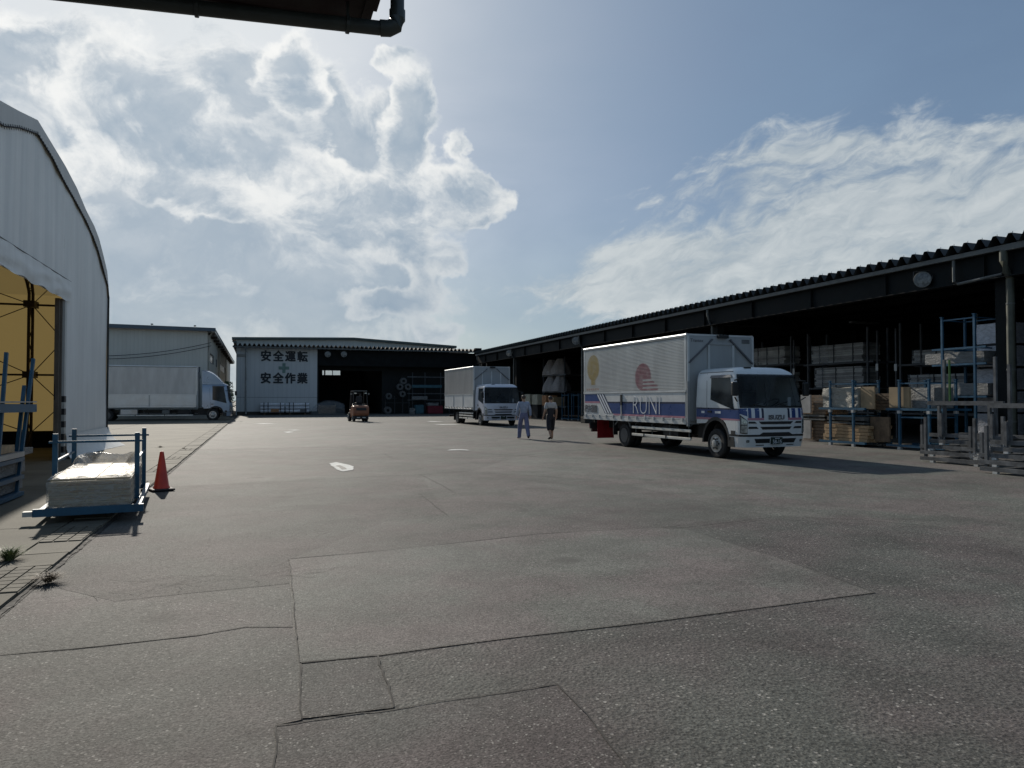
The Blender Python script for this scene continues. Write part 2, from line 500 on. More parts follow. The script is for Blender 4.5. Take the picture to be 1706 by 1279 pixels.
def membrane(name, outer, inner, trans, tw):
    m, nt, b, ob, out = new_mat(name)
    x, y, z = sep(nt, ob)
    n = noise_n(nt, mapping(nt, ob, (2.2, 2.2, .12)), 1.4, 6, .6)
    n2 = noise_n(nt, ob, .6, 4, .6)
    oc = mixc(nt, n.smooth(.35, .7) * .6 + n2.smooth(.4, .7) * .4, tuple(v * .86 for v in outer), outer)
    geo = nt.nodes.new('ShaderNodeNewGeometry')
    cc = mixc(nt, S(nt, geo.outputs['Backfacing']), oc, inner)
    sock(nt, cc, b.inputs['Base Color']); b.inputs['Roughness'].default_value = .55
    bump(nt, b, n + n2, .25, .03)
    if tw:
        t = nt.nodes.new('ShaderNodeBsdfTranslucent'); t.inputs[0].default_value = (*trans, 1)
        mx = nt.nodes.new('ShaderNodeMixShader'); mx.inputs[0].default_value = tw
        nt.links.new(b.outputs[0], mx.inputs[1]); nt.links.new(t.outputs[0], mx.inputs[2])
        nt.links.new(mx.outputs[0], out.inputs[0])
    return m


def corrugated_print(name, c, emblem=False):
    """Bare aluminium panel; on the lettered lorry it carries two faded round emblems."""
    m, nt, b, ob, _ = new_mat(name)
    x, y, z = sep(nt, ob)
    n = noise_n(nt, mapping(nt, ob, (1, 1.2, .3)), 1.6, 5, .6)
    cc = mixc(nt, n.smooth(.3, .7), tuple(v * .82 for v in c), c)
    if emblem:
        worn = noise_n(nt, ob, 5., 5, .6).smooth(.25, .6) * .3 + .42
        e1 = ((((y - 7.98) / .46).pow(2.)) + (((z - 2.68) / .46).pow(2.))).lt(1.)
        drip = ((y - 7.98).abs().lt(.16)) * z.lt(2.4) * z.gt(2.08)
        cc = mixc(nt, e1.max(drip) * worn, cc, (.50, .34, .04))
        # red disc whose lower corner breaks into stripes, with a striped tail
        yy = (y - 4.62) * -1.0          # towards the cab
        e2 = (((yy / .47).pow(2.)) + (((z - 2.26) / .43).pow(2.))).lt(1.)
        bars = ((z / .115).fract()).gt(.5)
        cut = yy.gt(-.02) * z.lt(2.24) * bars
        tail = yy.gt(.1) * yy.lt(.86) * (z - 2.50 + yy * .62).lt(0.) * z.gt(1.82) * (1.0 - bars)
        cc = mixc(nt, (e2 * (1.0 - cut)).max(tail) * worn, cc, (.32, .05, .08))
        for k, (zz, y0, y1) in enumerate(((1.92, 7.5, 8.5),)):
            ln = (z - zz).abs().lt(.035) * y.gt(y0) * y.lt(y1) * ((y * 6.).fract()).gt(.35)
            cc = mixc(nt, ln * .5, cc, (.55, .2, .08))
    sock(nt, cc, b.inputs['Base Color']); b.inputs['Roughness'].default_value = .36
    b.inputs['Metallic'].default_value = .35
    return m


MT = dict(
    yard=asphalt('yard_asphalt', (.099, .094, .088), .40, 60.),
    coarse=asphalt('coarse_asphalt', (.096, .091, .086), .6, 46., .60, (.085, .077, .068), 1.2),
    patch=asphalt('patch_asphalt', (.124, .117, .110), .45, 80., .62),
    patch_warm=asphalt('patch_warm', (.102, .094, .090), .55, 58., .62),
    patch_dark=asphalt('patch_dark', (.094, .087, .084), .55, 70., .64),
    cracked=asphalt('cracked_asphalt', (.095, .089, .084), .45, 75., .64, cracks=True),
    far=asphalt('far_asphalt', (.113, .108, .100), .3, 30., .6),
    seam=paint('seam', (.034, .031, .028), .9, var=.4, vscale=12),
    conc=concrete('apron_concrete', (.150, .138, .108)),
    cover=concrete('cover_concrete', (.165, .152, .122), scale=2.),
    plinth=concrete('plinth_concrete', (.09, .085, .075)),
    patch_white=concrete('white_patch', (.66, .66, .63), .7, 6.),
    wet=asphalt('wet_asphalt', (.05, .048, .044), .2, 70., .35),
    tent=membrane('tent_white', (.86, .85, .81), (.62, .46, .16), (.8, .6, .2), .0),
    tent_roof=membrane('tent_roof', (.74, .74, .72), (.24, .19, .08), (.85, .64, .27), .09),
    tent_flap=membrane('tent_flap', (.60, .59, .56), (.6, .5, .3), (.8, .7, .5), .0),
    lace=paint('lace_rope', (.018, .018, .02), .8),
    truss=paint('truss_steel', (.045, .035, .03), .6),
    jamb=paint('door_jamb', (.17, .14, .11), .6, dirt=.3),
    black=paint('black_paint', (.02, .02, .022), .5),
    white_s=paint('white_tape', (.5, .49, .45), .5, dirt=.4),
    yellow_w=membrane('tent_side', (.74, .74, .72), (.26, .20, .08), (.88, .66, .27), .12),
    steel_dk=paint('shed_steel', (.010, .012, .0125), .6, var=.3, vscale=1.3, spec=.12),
    steel_roof=paint('roof_steel', (.045, .048, .047), .5, var=.25, vscale=.8, dirt=.2, metal=.1, spec=.2),
    gutter=paint('gutter_grey', (.12, .125, .12), .5, var=.15, dirt=.2, spec=.3),
    pipe_old=paint('old_pipe', (.075, .08, .06), .6, var=.25, dirt=.5, vscale=2),
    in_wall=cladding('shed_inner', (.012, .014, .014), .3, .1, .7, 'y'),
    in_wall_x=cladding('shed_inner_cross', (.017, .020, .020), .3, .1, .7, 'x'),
    facade=cladding('facade_white', (.58, .585, .575), .45, .03, .5, 'x', .28),
    facade_up=cladding('facade_grey', (.52, .53, .50), .3, .03, .5, 'x', .25),
    fascia_g=paint('fascia_green', (.085, .105, .098), .5, spec=.25),
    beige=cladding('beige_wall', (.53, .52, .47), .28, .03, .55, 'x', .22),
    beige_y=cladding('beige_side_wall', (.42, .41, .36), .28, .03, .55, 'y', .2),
    roof_blue=paint('roof_blue', (.045, .075, .105), .4),
    plate=paint('galvanised', (.42, .43, .43), .4, metal=.5, var=.15, vscale=2.),
    sign_blk=paint('sign_black', (.02, .025, .03), .6),
    sign_grn=paint('sign_green', (.16, .25, .22), .6),
    lamp_sh=paint('lamp_shell', (.20, .20, .19), .4, metal=.4),
    lamp_gl=paint('lamp_glass', (.16, .165, .165), .15, var=.4, vscale=9.),
    cab_w=paint('cab_white', (.66, .67, .66), .28, var=.03, vscale=1.2, dirt=.05, coat=.5),
    cab_lav=paint('cab_pale', (.60, .61, .66), .28, var=.03, vscale=1.2, dirt=.05, coat=.5),
    cab_blue=paint('cab_silver_blue', (.25, .32, .42), .30, var=.05, vscale=1.2, metal=.4, coat=.6),
    alu=paint('aluminium', (.60, .61, .60), .38, metal=.35, var=.07, vscale=1.4, dirt=.06),
    alu_d=paint('aluminium_dull', (.36, .37, .37), .5, metal=.2, var=.08, vscale=1.0, dirt=.12, streak=True),
    gate_w=paint('gate_white', (.62, .62, .60), .35, var=.05, dirt=.08),
    rail_w=paint('rail_pale', (.62, .60, .54), .3, var=.08, dirt=.12),
    blue=paint('livery_blue', (.026, .060, .19), .3, var=.06),
    navy=paint('livery_navy', (.016, .022, .055), .3, var=.06),
    pink=paint('livery_pink', (.42, .19, .24), .35, var=.06),
    stripe_w=paint('livery_white', (.70, .71, .73), .35, var=.03),
    chassis=paint('chassis_black', (.014, .014, .015), .6, var=.3),
    tyre=paint('tyre_rubber', (.018, .018, .018), .8, var=.25, vscale=9.),
    rim=paint('wheel_rim', (.42, .42, .41), .35, metal=.6, var=.15, dirt=.25, vscale=5),
    rim_dk=paint('wheel_rim_dark', (.10, .10, .10), .5, metal=.4, var=.15, dirt=.3, vscale=5),
    hub=paint('wheel_hub', (.10, .10, .10), .5, metal=.3),
    glass=glass_dark('cab_glass'), screen=clear_screen(),
    trim=paint('black_trim', (.012, .013, .014), .45),
    lens=paint('lamp_lens', (.40, .42, .40), .10, var=.35, vscale=14., metal=.4),
    amber=paint('amber_lens', (.45, .12, .02), .25),
    mud_red=paint('mud_flap_red', (.30, .012, .018), .5, var=.15),
    plate_dk=paint('number_plate', (.012, .03, .022), .4),
    grey_tx=paint('badge_grey', (.12, .12, .13), .4),
    orange=paint('forklift_orange', (.25, .095, .045), .4, var=.1, dirt=.2),
    seat=paint('seat_black', (.018, .018, .02), .6),
    cone=paint('cone_red', (.60, .045, .02), .38, var=.10, vscale=5., dirt=.10),
    rubber=paint('cone_base', (.03, .022, .022), .7),
    rack_b=paint('rack_blue', (.018, .088, .155), .45, var=.15, dirt=.25, vscale=4.),
    rack_g=paint('rack_grey', (.125, .13, .135), .5, var=.25, dirt=.3, vscale=5., metal=.25),
    rack_gn=paint('post_green', (.05, .15, .04), .5),
    tube_w=wrap('tube_white', (.88, .88, .90)), cap_w=paint('foot_cap', (.5, .5, .48), .4),
    ply=paint('plywood_face', (.50, .40, .26), .55, var=.06, vscale=2.),
    wood=paint('timber', (.42, .28, .15), .65, var=.2, vscale=5., bumpy=.2),
    wood_d=paint('timber_dark', (.17, .115, .07), .7, var=.25, vscale=6., bumpy=.2),
    carton=paint('carton', (.36, .26, .15), .7, var=.1),
    cream=paint('cream_box', (.50, .47, .36), .7, var=.1),
    or_box=paint('orange_carton', (.46, .22, .10), .7, var=.1),
    red_box=paint('red_crate', (.17, .012, .025), .5),
    teal=paint('teal_beam', (.035, .11, .14), .5),
    wrap_w=wrap('wrap_white', (.80, .80, .84)), roll=wrap('roll_film', (.13, .13, .125)),
    wrap_g=wrap('wrap_grey', (.24, .24, .23)), wrap_g2=wrap('wrap_dim', (.34, .33, .31), 3.),
    wrap_c=wrap('wrap_cream', (.46, .43, .36)),
    bag=wrap('bulk_bag', (.46, .42, .40), 4.),
    sheet=film('clear_wrap', (.80, .82, .82), .5),
    sheet_d=film('clear_wrap_dense', (.42, .44, .45), .20),
    shirt=paint('work_shirt_blue', (.30, .35, .45), .8, var=.12, vscale=9.),
    pants=paint('work_trousers', (.17, .18, .29), .8, var=.15, vscale=9.),
    tee=paint('tee_dark', (.02, .02, .025), .8, var=.2),
    tee_l=paint('tee_pale', (.36, .37, .38), .8, var=.1),
    shorts=paint('shorts_dark', (.014, .014, .02), .8, var=.2),
    skin=paint('skin_tone', (.36, .22, .15), .55, var=.06),
    hair=paint('hair_dark', (.022, .016, .014), .6, var=.3, vscale=20.),
    hair_b=paint('hair_brown', (.07, .045, .03), .6, var=.3, vscale=20.),
    shoe=paint('shoe_black', (.015, .015, .017), .6),
    brown=paint('fascia_brown', (.045, .025, .02), .7, var=.25, vscale=8.),
    soffit=paint('soffit_dark', (.022, .012, .011), .8, var=.2),
    pvc=paint('pvc_grey', (.052, .062, .058), .4, var=.12),
    leaf=paint('weed_leaf', (.16, .19, .07), .6, var=.3, vscale=20.),
    dry=paint('dry_weed', (.11, .075, .04), .7, var=.3, vscale=20.),
    bush=paint('shrub_leaf', (.06, .11, .03), .55, var=.35, vscale=9.),
    bark=paint('bark', (.09, .07, .05), .8),
    cable=paint('cable', (.02, .02, .02), .6),
    pane=paint('window_pane', (.03, .035, .04), .08),
    pane_b=paint('frosted_pane', (.45, .47, .48), .3),
    frame_a=paint('window_frame', (.24, .24, .23), .4),
)


# ------------------------------------------------------------------ setting: ground
def sheet_poly(name, poly, z, mat, parent=None, jitter=0.012, step=.35, thick=0.0):
    """A flat sheet whose outline wanders slightly, as cut asphalt does."""
    pts = []
    for i, p in enumerate(poly):
        q = poly[(i + 1) % len(poly)]; L = math.dist(p, q); n = max(1, min(60, int(L / step)))
        for k in range(n):
            t = k / n
            x, y = p[0] + (q[0] - p[0]) * t, p[1] + (q[1] - p[1]) * t
            if k: x += jitter * (noise.noise((x * 2.1, y * 2.1, 3.)) + .5 * noise.noise((x * 7., y * 7., 9.))); y += jitter * noise.noise((x * 2.3, y * 2.3, 8.))
            pts.append((x, y, z))
    mb = MB(); mb.v = pts; mb.f = [tuple(range(len(pts)))]
    import bmesh
    o = mb.build(name, mat, parent)
    bm = bmesh.new(); bm.from_mesh(o.data); bmesh.ops.triangulate(bm, faces=bm.faces)
    for f in bm.faces:
        if f.normal.z < 0: f.normal_flip()
    bm.to_mesh(o.data); bm.free()
    return o


def crack_line(pts, w=.012, z=.009, parent=None, jit=.016, name='seam'):
    """A ragged dark joint running along the ground."""
    fine = []
    for p, q in zip(pts, pts[1:]):
        n = max(1, int(math.dist(p, q) / .07)); n = min(n, 160)
        fine += [(p[0] + (q[0] - p[0]) * k / n, p[1] + (q[1] - p[1]) * k / n) for k in range(n)]
    fine.append(pts[-1])
    mb = MB(); L, Rr = [], []
    for i, p in enumerate(fine):
        a, b = fine[max(0, i - 1)], fine[min(len(fine) - 1, i + 1)]
        d = Vector((b[0] - a[0], b[1] - a[1])).normalized(); nrm = Vector((-d.y, d.x))
        o = jit * (noise.noise((p[0] * 3., p[1] * 3., 1.)) + .6 * noise.noise((p[0] * 13., p[1] * 13., 4.)) + .35 * noise.noise((p[0] * 29., p[1] * 29., 6.)))
        ww = w * (.45 + .9 * abs(noise.noise((p[0] * 5., p[1] * 5., 7.))) + .25 * rng.random())
        c = Vector(p) + nrm * o
        L.append((*(c + nrm * ww), z)); Rr.append((*(c - nrm * ww), z))
    mb.grid([L, Rr])
    o = mb.build(name, MT['seam'], parent)
    for f in o.data.polygons:
        if f.normal.z < 0: o.data.flip_normals(); break
    return o


gnd = MB().add([(-500, -300, 0), (500, -300, 0), (500, 900, 0), (-500, 900, 0)], [(0, 1, 2, 3)]).build('ground', MT['coarse'])
gnd['kind'] = 'structure'
yard = bpy.data.objects.new('yard_pavement', None); COL.objects.link(yard); yard['kind'] = 'structure'
# resurfaced areas of the yard, each its own sheet
PA = [(0.31,7.25), (1.24,7.33), (3.09,7.63), (4.53,7.52), (4.84,7.36), (4.8,5.56), (4.68,4.41), (2.67,4.36), (1.6,4.38), (0.7,4.35), (0.25,4.38), (0.27,5.45)]
PB = [(-1.64,5.14), (-0.97,5.09), (-0.35,5.11), (-0.06,5.19), (0.24,5.08), (0.25,4.38), (0.22,3.61), (0.1,3.59), (0.07,2.67), (-0.96,3.04)]
PC = [(0.25,4.37), (0.7,4.34), (0.66,3.59), (0.22,3.62)]
PD = [(0.1,3.58), (0.65,3.57), (1.55,3.58), (1.53,3.14), (1.45,2.33), (1.41,2.19), (0.07,2.67)]
PE = [(-1.64,5.14), (-1.67,6.75), (-1.02,6.19), (-0.43,6.25), (0.27,6.29), (0.24,5.09), (-0.06,5.2), (-0.35,5.12), (-0.97,5.11)]
PF = [(-1.70, 7.0), (-1.70, 12.9), (-1.75,13.93), (-0.28,14.06), (1.13,14.29), (3.19,14.49), (2.42,9.32), (1.53,9.04), (0.31,7.28), (0.27,6.31), (-0.43,6.27), (-1.02,6.21)]
PG = [(-1.70, 13.6), (-1.77,14.02), (-0.28,14.16), (1.14,14.4), (3.21,14.6), (4.37,14.99), (6.72,18.36), (5.04,22.9), (2.08,23.96), (-1.70, 24.)]
PH = [(-1.69, 24.1), (2.11,24.27), (5.1,23.2), (6.79,18.56), (10.58,20.91), (11.69,28.88), (18.5, 40.), (18.5, 77.), (-1.69, 77.)]
PI = [(6.35,12.3), (6.39,9.07), (6.5,7.75), (7.4,7.13), (7.84,6.46), (7.59,5.23), (7.32,4.04), (20., 4.), (20., 14.5), (18.4, 22.), (18.4, 39.8), (10.45,20.65), (6.8,18.33), (4.39,14.84)]
PJ = [(3.22,14.35), (4.29,14.74), (6.28,12.22), (6.32,8.97), (6.39,7.69), (4.89,7.43), (3.1,7.66), (1.3,7.34), (0.32,7.28), (1.53,9.04), (2.41,9.27)]
PBASE = [(-1.69, 7.), (-1.69, 77.), (18.5, 77.), (18.5, 40.), (18.4, 22.), (20., 14.5), (20., 6.2), (7.5,5.17), (7.73,6.37), (6.36,7.6), (4.78,7.26), (3.05,7.53), (0.31,7.14), (0.27,6.31)]
sheet_poly('asphalt_patch', PBASE, .0008, MT['yard'], yard)
for i, (poly, mk) in enumerate([(PF, 'cracked'), (PG, 'yard'), (PI, 'far'), (PH, 'far'), (PJ, 'yard'), (PE, 'patch_warm'), (PB, 'patch_warm'), (PA, 'patch'), (PC, 'patch_dark'), (PD, 'patch_dark')]):
    sheet_poly('asphalt_patch', poly, .0012 + .0004 * i, MT[mk], yard)
seams = [PA[:5], PA[6:10], [PA[9], PA[10], PA[11], PA[0]], PB[:5], [PB[5], PB[6], PB[7]], [PC[0], PC[1], PC[2], PC[3]], [PD[0], PD[1], PD[2], PD[3], PD[4]], PD[:1] + [PD[6]],
         [(-1.02,6.19), (-0.43,6.25), (0.27,6.29)], [(-1.75,13.93), (-0.28,14.06), (1.13,14.29), (2.45,14.51)], [(2.45,14.51), (3.19,14.49), (4.33,14.86)], [(3.19,14.49), (3.17,12.63), (3.11,11.58)],
         [(2.54,11.54), (2.46,10.17), (2.41,9.27), (3.07,9.36)], [(2.54,11.54), (3.66,11.81)], [(4.84,7.36), (4.8,5.56), (4.68,4.41)], [(3.45,20.46), (3.39,18.71), (4.19,19.05)], [(-1.94,32.17), (4.34,32.09)], [(12.45,37.94), (16.41,33.13), (16.48,28.93)],
         [(15.4,17.17), (15.92,15.74)], [(14.03,37.37), (18.91,38.58)], [(4.59,7.5), (5.39,7.66)]]
wid = [.003, .004, .005, .005, .006, .006, .006, .005, .002, .006, .010, .005, .003, .003, .003, .008, .012, .02, .014, .03, .006]
for pts, w in zip(seams, wid): crack_line(pts, w, .0088, yard, .013)
# three short cracks spidering out of a joint and the kerb
for (u, n) in (((0.23,6.82), 5), ((-0.9,6.67), 7), ((-1.26,6.6), 6), ((-0.51,6.74), 5)):
    for k in range(n):
        a = rng.uniform(-.35, .35) + (math.pi if rng.random() < .5 else 0); p = [(u[0] + rng.uniform(-.2, .2), u[1] + rng.uniform(-.25, .25))]
        for _ in range(4):
            a += rng.uniform(-.7, .7); p.append((p[-1][0] + math.cos(a) * .11, p[-1][1] + math.sin(a) * .11))
        crack_line(p, .002, .0091, yard, .02)
# irregular flat white patches, the first with a dark spot in it
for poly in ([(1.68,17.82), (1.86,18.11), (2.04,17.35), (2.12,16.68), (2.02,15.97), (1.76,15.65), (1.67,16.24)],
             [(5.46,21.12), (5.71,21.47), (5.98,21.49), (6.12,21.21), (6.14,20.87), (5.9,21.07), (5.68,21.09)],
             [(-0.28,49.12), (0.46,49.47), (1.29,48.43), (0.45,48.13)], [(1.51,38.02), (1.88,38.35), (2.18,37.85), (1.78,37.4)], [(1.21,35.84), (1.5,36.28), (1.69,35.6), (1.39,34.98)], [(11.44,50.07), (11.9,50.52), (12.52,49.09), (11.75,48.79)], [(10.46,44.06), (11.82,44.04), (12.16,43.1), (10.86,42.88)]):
    sheet_poly('white_patch', poly, .0098, MT['patch_white'], yard, .05, .12)
sheet_poly('dark_spot', [(1.76,17.12), (1.86,17.25), (1.9,16.61), (1.9,16.16), (1.78,16.06)], .0106, MT['wet'], yard, .03, .1)

# concrete apron on the left with its joints, and the covered drain along its edge
ap = bpy.data.objects.new('concrete_apron', None); COL.objects.link(ap); ap['kind'] = 'structure'
ys = [-2, 7.6, 9.9, 14.6, 19.8, 25.2, 30.4, 36., 42., 48., 54., 66., 77.]
for y0, y1 in zip(ys, ys[1:]):
    for x0, x1 in ((-6.9, -2.19), (-12.5, -6.92), (-40, -12.52)):
        MB().box(x0, y0 + .01, -.05, x1, y1 - .01, .032).build('slab', MT['conc'], ap)
dr = bpy.data.objects.new('drain_channel', None); COL.objects.link(dr); dr['kind'] = 'structure'
MB().box(-2.20, 2, -.04, -1.70, 77, .0035).build('channel_bed', MT['seam'], dr)
def grid_cover():
    mb = MB().box(-.205, -.48, .004, .205, .48, .030)
    for i in range(3):
        for j in range(7):
            x0 = -.205 + i * .1367; y0 = -.48 + j * .1371
            mb.box(x0 + .009, y0 + .009, .0302, x0 + .1277, y0 + .1281, .040)
    return mb.mesh('drain_cover', MT['cover'])
gm = grid_cover()
pm = MB().box(-.205, -.29, .004, .205, .29, .036).mesh('drain_cover', MT['cover'])
y = 4.2; k = 0
while y < 64:
    g = k in (4, 7, 11, 14, 18, 23, 28)
    L = .97 if g else .59
    o = bpy.data.objects.new('drain_cover', gm if g else pm); COL.objects.link(o); o.parent = dr
    o.location = (-1.965 + rng.uniform(-.008, .008), y + L / 2, rng.uniform(-.004, .005)); o.rotation_euler = (rng.uniform(-.006, .006), rng.uniform(-.012, .012), rng.uniform(-.012, .012))
    y += L + .015; k += 1
crack_line([(-1.735, 2.5), (-1.735, 12), (-1.74, 30), (-1.735, 64)], .026, .0095, yard, .03)


def weed(loc, n, h, spread, mat, label, seed):
    r = random.Random(seed); mb = MB()
    for _ in range(n):
        a = r.uniform(0, 6.28); s = spread * r.random() ** .6; hh = h * r.uniform(.4, 1.); w = r.uniform(.0015, .0035) * (1 + h)
        b = Vector((r.uniform(-.03, .03), r.uniform(-.05, .05), 0)); t = Vector((math.cos(a) * s, math.sin(a) * s, hh)); m_ = (b + t) * .5 + Vector((0, 0, hh * .25))
        sd_ = Vector((-math.sin(a), math.cos(a), 0)) * w
        mb.add([b - sd_, b + sd_, m_ + sd_, m_ - sd_, t], [(0, 1, 2, 3), (3, 2, 4)])
    o = mb.build('weed', mat); o.location = loc
    return tag(o, label, 'weed', 'weeds in the paving joints')
weed((*(-2.2,7.99), .032), 320, .13, .22, MT['leaf'], 'green grassy weed tuft on the concrete edge near the bottom left', 1)
weed((*(-1.64,7.0), .018), 260, .07, .20, MT['dry'], 'dry brown weed in the kerb joint, nearest to the camera', 2)
weed((*(-2.89,25.14), .033), 50, .07, .25, MT['dry'], 'sparse weed on the apron behind the traffic cone', 3)
weed((*(-2.12,24.01), .033), 40, .07, .2, MT['dry'], 'low dry weed by the drain covers behind the traffic cone', 4)


# ------------------------------------------------------------------ fabric storage tent
def build_tent():
    T = thing('storage_tent', 'large white fabric storage tent with an open doorway on the left', 'tent', (-4.65, 18.15, 0))
    prof = [(0, 7.71), (1.2, 7.58), (2.4, 7.39), (3.6, 7.17), (4.8, 6.93), (5.8, 6.70), (6.5, 6.47), (7.2, 6.07), (7.8, 5.68), (8.15, 5.30), (8.3, 4.9)]
    lace = [(0, 7.41), (1.2, 7.27), (2.17, 7.05), (3.6, 6.82), (4.8, 6.60), (5.7, 6.36), (6.3, 6.15), (6.87, 5.86), (7.5, 5.50), (7.95, 5.25), (8.17, 4.9)]
    prof[1:4] = [(1.2, 7.60), (2.4, 7.44), (3.6, 7.22)]
    profn = [(0, 7.71), (1.2, 7.44), (2.4, 7.18), (3.6, 6.96), (4.8, 6.76), (5.8, 6.56), (6.5, 6.36), (7.2, 6.02), (7.8, 5.66), (8.15, 5.30), (8.3, 4.9)]
    def top(dy):
        pr_ = prof if dy > 0 else profn; dy = abs(dy)
        for (a, za), (b, zb) in zip(pr_, pr_[1:]):
            if dy <= b: return za + (zb - za) * (dy - a) / (b - a)
        return prof[-1][1]
    D0, D1, DZ = -2.85, 2.70, 4.12          # doorway
    ks = [-8.3, -7.1, -5.9, -4.75, -3.8, D0, -1.9, -.95, 0, .9, 1.8, D1, 3.75, 4.85, 5.95, 7.1, 8.3]
    for a, b in zip(ks, ks[1:]):
        n = 6; rows = []
        zb = DZ if (a >= D0 - 1e-6 and b <= D1 + 1e-6) else 0.0
        for i in range(n + 1):
            y = a + (b - a) * i / n; zt = top(y) - .04; row = []
            for j in range(15):
                z = zb + (zt - zb) * j / 14; t = i / n
                x = .018 * math.sin(math.pi * t) + .02 * noise.noise((y * .7, z * .5, 2.))
                row.append((x, y, z))
            rows.append(row)
        o = MB().grid(rows).build('membrane_panel', MT['tent'], T, smooth=True)
        if o.data.polygons[0].normal.x < 0: o.data.flip_normals()
    # roof and side walls, running away from the yard
    full = [(-d, z) for d, z in reversed(profn[1:])] + prof
    roof = [(.02, y, z) for y, z in full]; back = [(-19.3, y, z) for y, z in full]
    nrow = []
    for k in range(9):
        nrow.append([(.03 - 19.3 * k / 8, y, z) for y, z in full])
    o = MB().grid(nrow).build('roof_membrane', MT['tent_roof'], T, smooth=True)
    if sum(p.normal.z for p in o.data.polygons) < 0: o.data.flip_normals()
    for s in (-1, 1):
        rows = [[(.03 - 19.3 * k / 8, s * 8.3, z) for z in (.55, 1.6, 2.7, 3.8, 4.9)] for k in range(9)]
        o = MB().grid(rows).build('side_membrane', MT['yellow_w'], T)
        if o.data.polygons[0].normal.y * s < 0: o.data.flip_normals()
        MB().box(-19.3, s * 8.3 - .10, 0, .0, s * 8.3 + .06, .56).build('side_plinth', MT['steel_dk'], T)
    rows = [[(-19.3, y, zz * (top(y)) / 6.) for zz in range(7)] for y in [-8.3 + 16.6 * i / 12 for i in range(13)]]
    o = MB().grid(rows).build('back_membrane', MT['yellow_w'], T)
    if o.data.polygons[0].normal.x > 0: o.data.flip_normals()
    # edge flap laced onto the gable
    for s in (-1, 1):
        lc = lace if s > 0 else [(ld, lz - max(0., pz - nz)) for (ld, lz), (_, pz), (_, nz) in zip(lace, prof, profn)]
        pr2 = prof if s > 0 else profn
        fl = MB().grid([[(.055 + .012 * math.sin(d * 9), s * d, z + .01), (.05 + .02 * noise.noise((d * 3, 1, 1)), s * (d + ld) / 2, (z + lz) / 2), (.045, s * ld, lz)] for (d, z), (ld, lz) in zip(pr2, lc)])
        o = fl.build('edge_flap', MT['tent_flap'], T, smooth=True)
        if o.data.polygons[0].normal.x < 0: o.data.flip_normals()
        MB().grid([[(.0, s * d, z + .01), (.056 + .012 * math.sin(d * 9), s * d, z + .01)] for d, z in pr2]).build('flap_edge', MT['tent_flap'], T)
        pts = [(.06, s * d, z) for d, z in lc] + [(.05, s * 8.2, 4.6), (.05, s * 8.22, 3.0), (.05, s * 8.22, .4)]
        mb = MB().tube(pts, .014, 5)
        for (p, q) in zip(pts[:-3], pts[1:-2]):
            if p[2] < 5.45: continue
            n = max(1, int(math.dist(p, q) / .14))
            for k in range(n):
                c = Vector(p).lerp(Vector(q), k / n); dr_ = (Vector(q) - Vector(p)).normalized(); nn = Vector((0, -dr_.z, dr_.y))
                mb.tube([c + nn * .05, c + dr_ * .07 - nn * .05], .006, 4, False)
        mb.build('lacing_rope', MT['lace'], T)
        MB().bar((.03, s * 8.27, .3), (.03, s * 8.27, 4.95), .05, .05).build('corner_post', MT['gutter'], T)
    # door header cloth with folds
    rows = []
    for i in range(33):
        y = D0 - .35 + (D1 + .52 - D0 + .35) * i / 32; row = []
        for j in range(9):
            t = j / 8; z = 4.64 - .53 * t - .03 * math.sin(i * .9) * t
            x = .04 + .018 * math.sin(t * 3.1) + .016 * math.sin(t * 9 + i * .55) * t + .03 * noise.noise((y * 1.5, t * 3, 5))
            row.append((x, y, z))
        rows.append(row)
    o = MB().grid(rows).build('door_valance', MT['tent'], T, smooth=True)
    if o.data.polygons[40].normal.x < 0: o.data.flip_normals()
    MB().bar((.04, D0 - .35, 4.645), (.04, D1 + .52, 4.645), .014, .014).build('valance_rail', MT['truss'], T)
    # right door post, with its hazard tape
    MB().box(-.16, D1 - .16, 0, -.06, D1 - .10, DZ).build('door_post', MT['jamb'], T)
    MB().box(-.12, D1 - .07, 0, -.02, D1 - .01, DZ).build('door_post', MT['jamb'], T)
    MB().box(-.10, D1 - .005, 0, .035, D1 + .16, DZ).build('door_post', MT['tent_flap'], T)
    MB().box(-.15, D1 - .20, 1.55, -.13, D1 - .161, 1.95).build('door_handle', MT['truss'], T)
    for k in range(10):
        MB().box(-.11, D1 - .012, .05 + .16 * k, .045, D1 + .165, .05 + .16 * k + .158).build('tape_band', MT['black' if k % 2 else 'white_s'], T)
    # lattice arches, rails and wire bracing inside
    def off(o_, pr):
        out = []
        for i, (d, z) in enumerate(pr):
            a = pr[max(0, i - 1)]; b = pr[min(len(pr) - 1, i + 1)]; t = Vector((b[0] - a[0], b[1] - a[1])).normalized()
            out.append((d - t.y * -o_ * -1 * -1 if False else d + t.y * o_, z - t.x * o_))
        return out
    pf = prof + [(8.3, 2.5), (8.3, 0.05)]
    for xf in (-2.05, -6.5, -11., -15.4):
        for s in (-1, 1):
            a1, a2 = off(.22, pf), off(.62, pf)
            mb = MB()
            for ch in (a1, a2): mb.tube([(xf, s * d, z) for d, z in ch], .045, 6)
            def at(ch, t):
                i = min(int(t), len(ch) - 2); f_ = t - i
                return (xf, s * (ch[i][0] + (ch[i + 1][0] - ch[i][0]) * f_), ch[i][1] + (ch[i + 1][1] - ch[i][1]) * f_)
            N = len(pf) - 1; t = 0.; fl = 0
            while t < N - .01:
                st = .55 if t < 10 else .17
                t2 = min(N, t + st); mb.tube([at(a1 if fl else a2, t), at(a2 if fl else a1, t2)], .017, 4); t = t2; fl ^= 1
            mb.build('lattice_arch', MT['truss'], T)
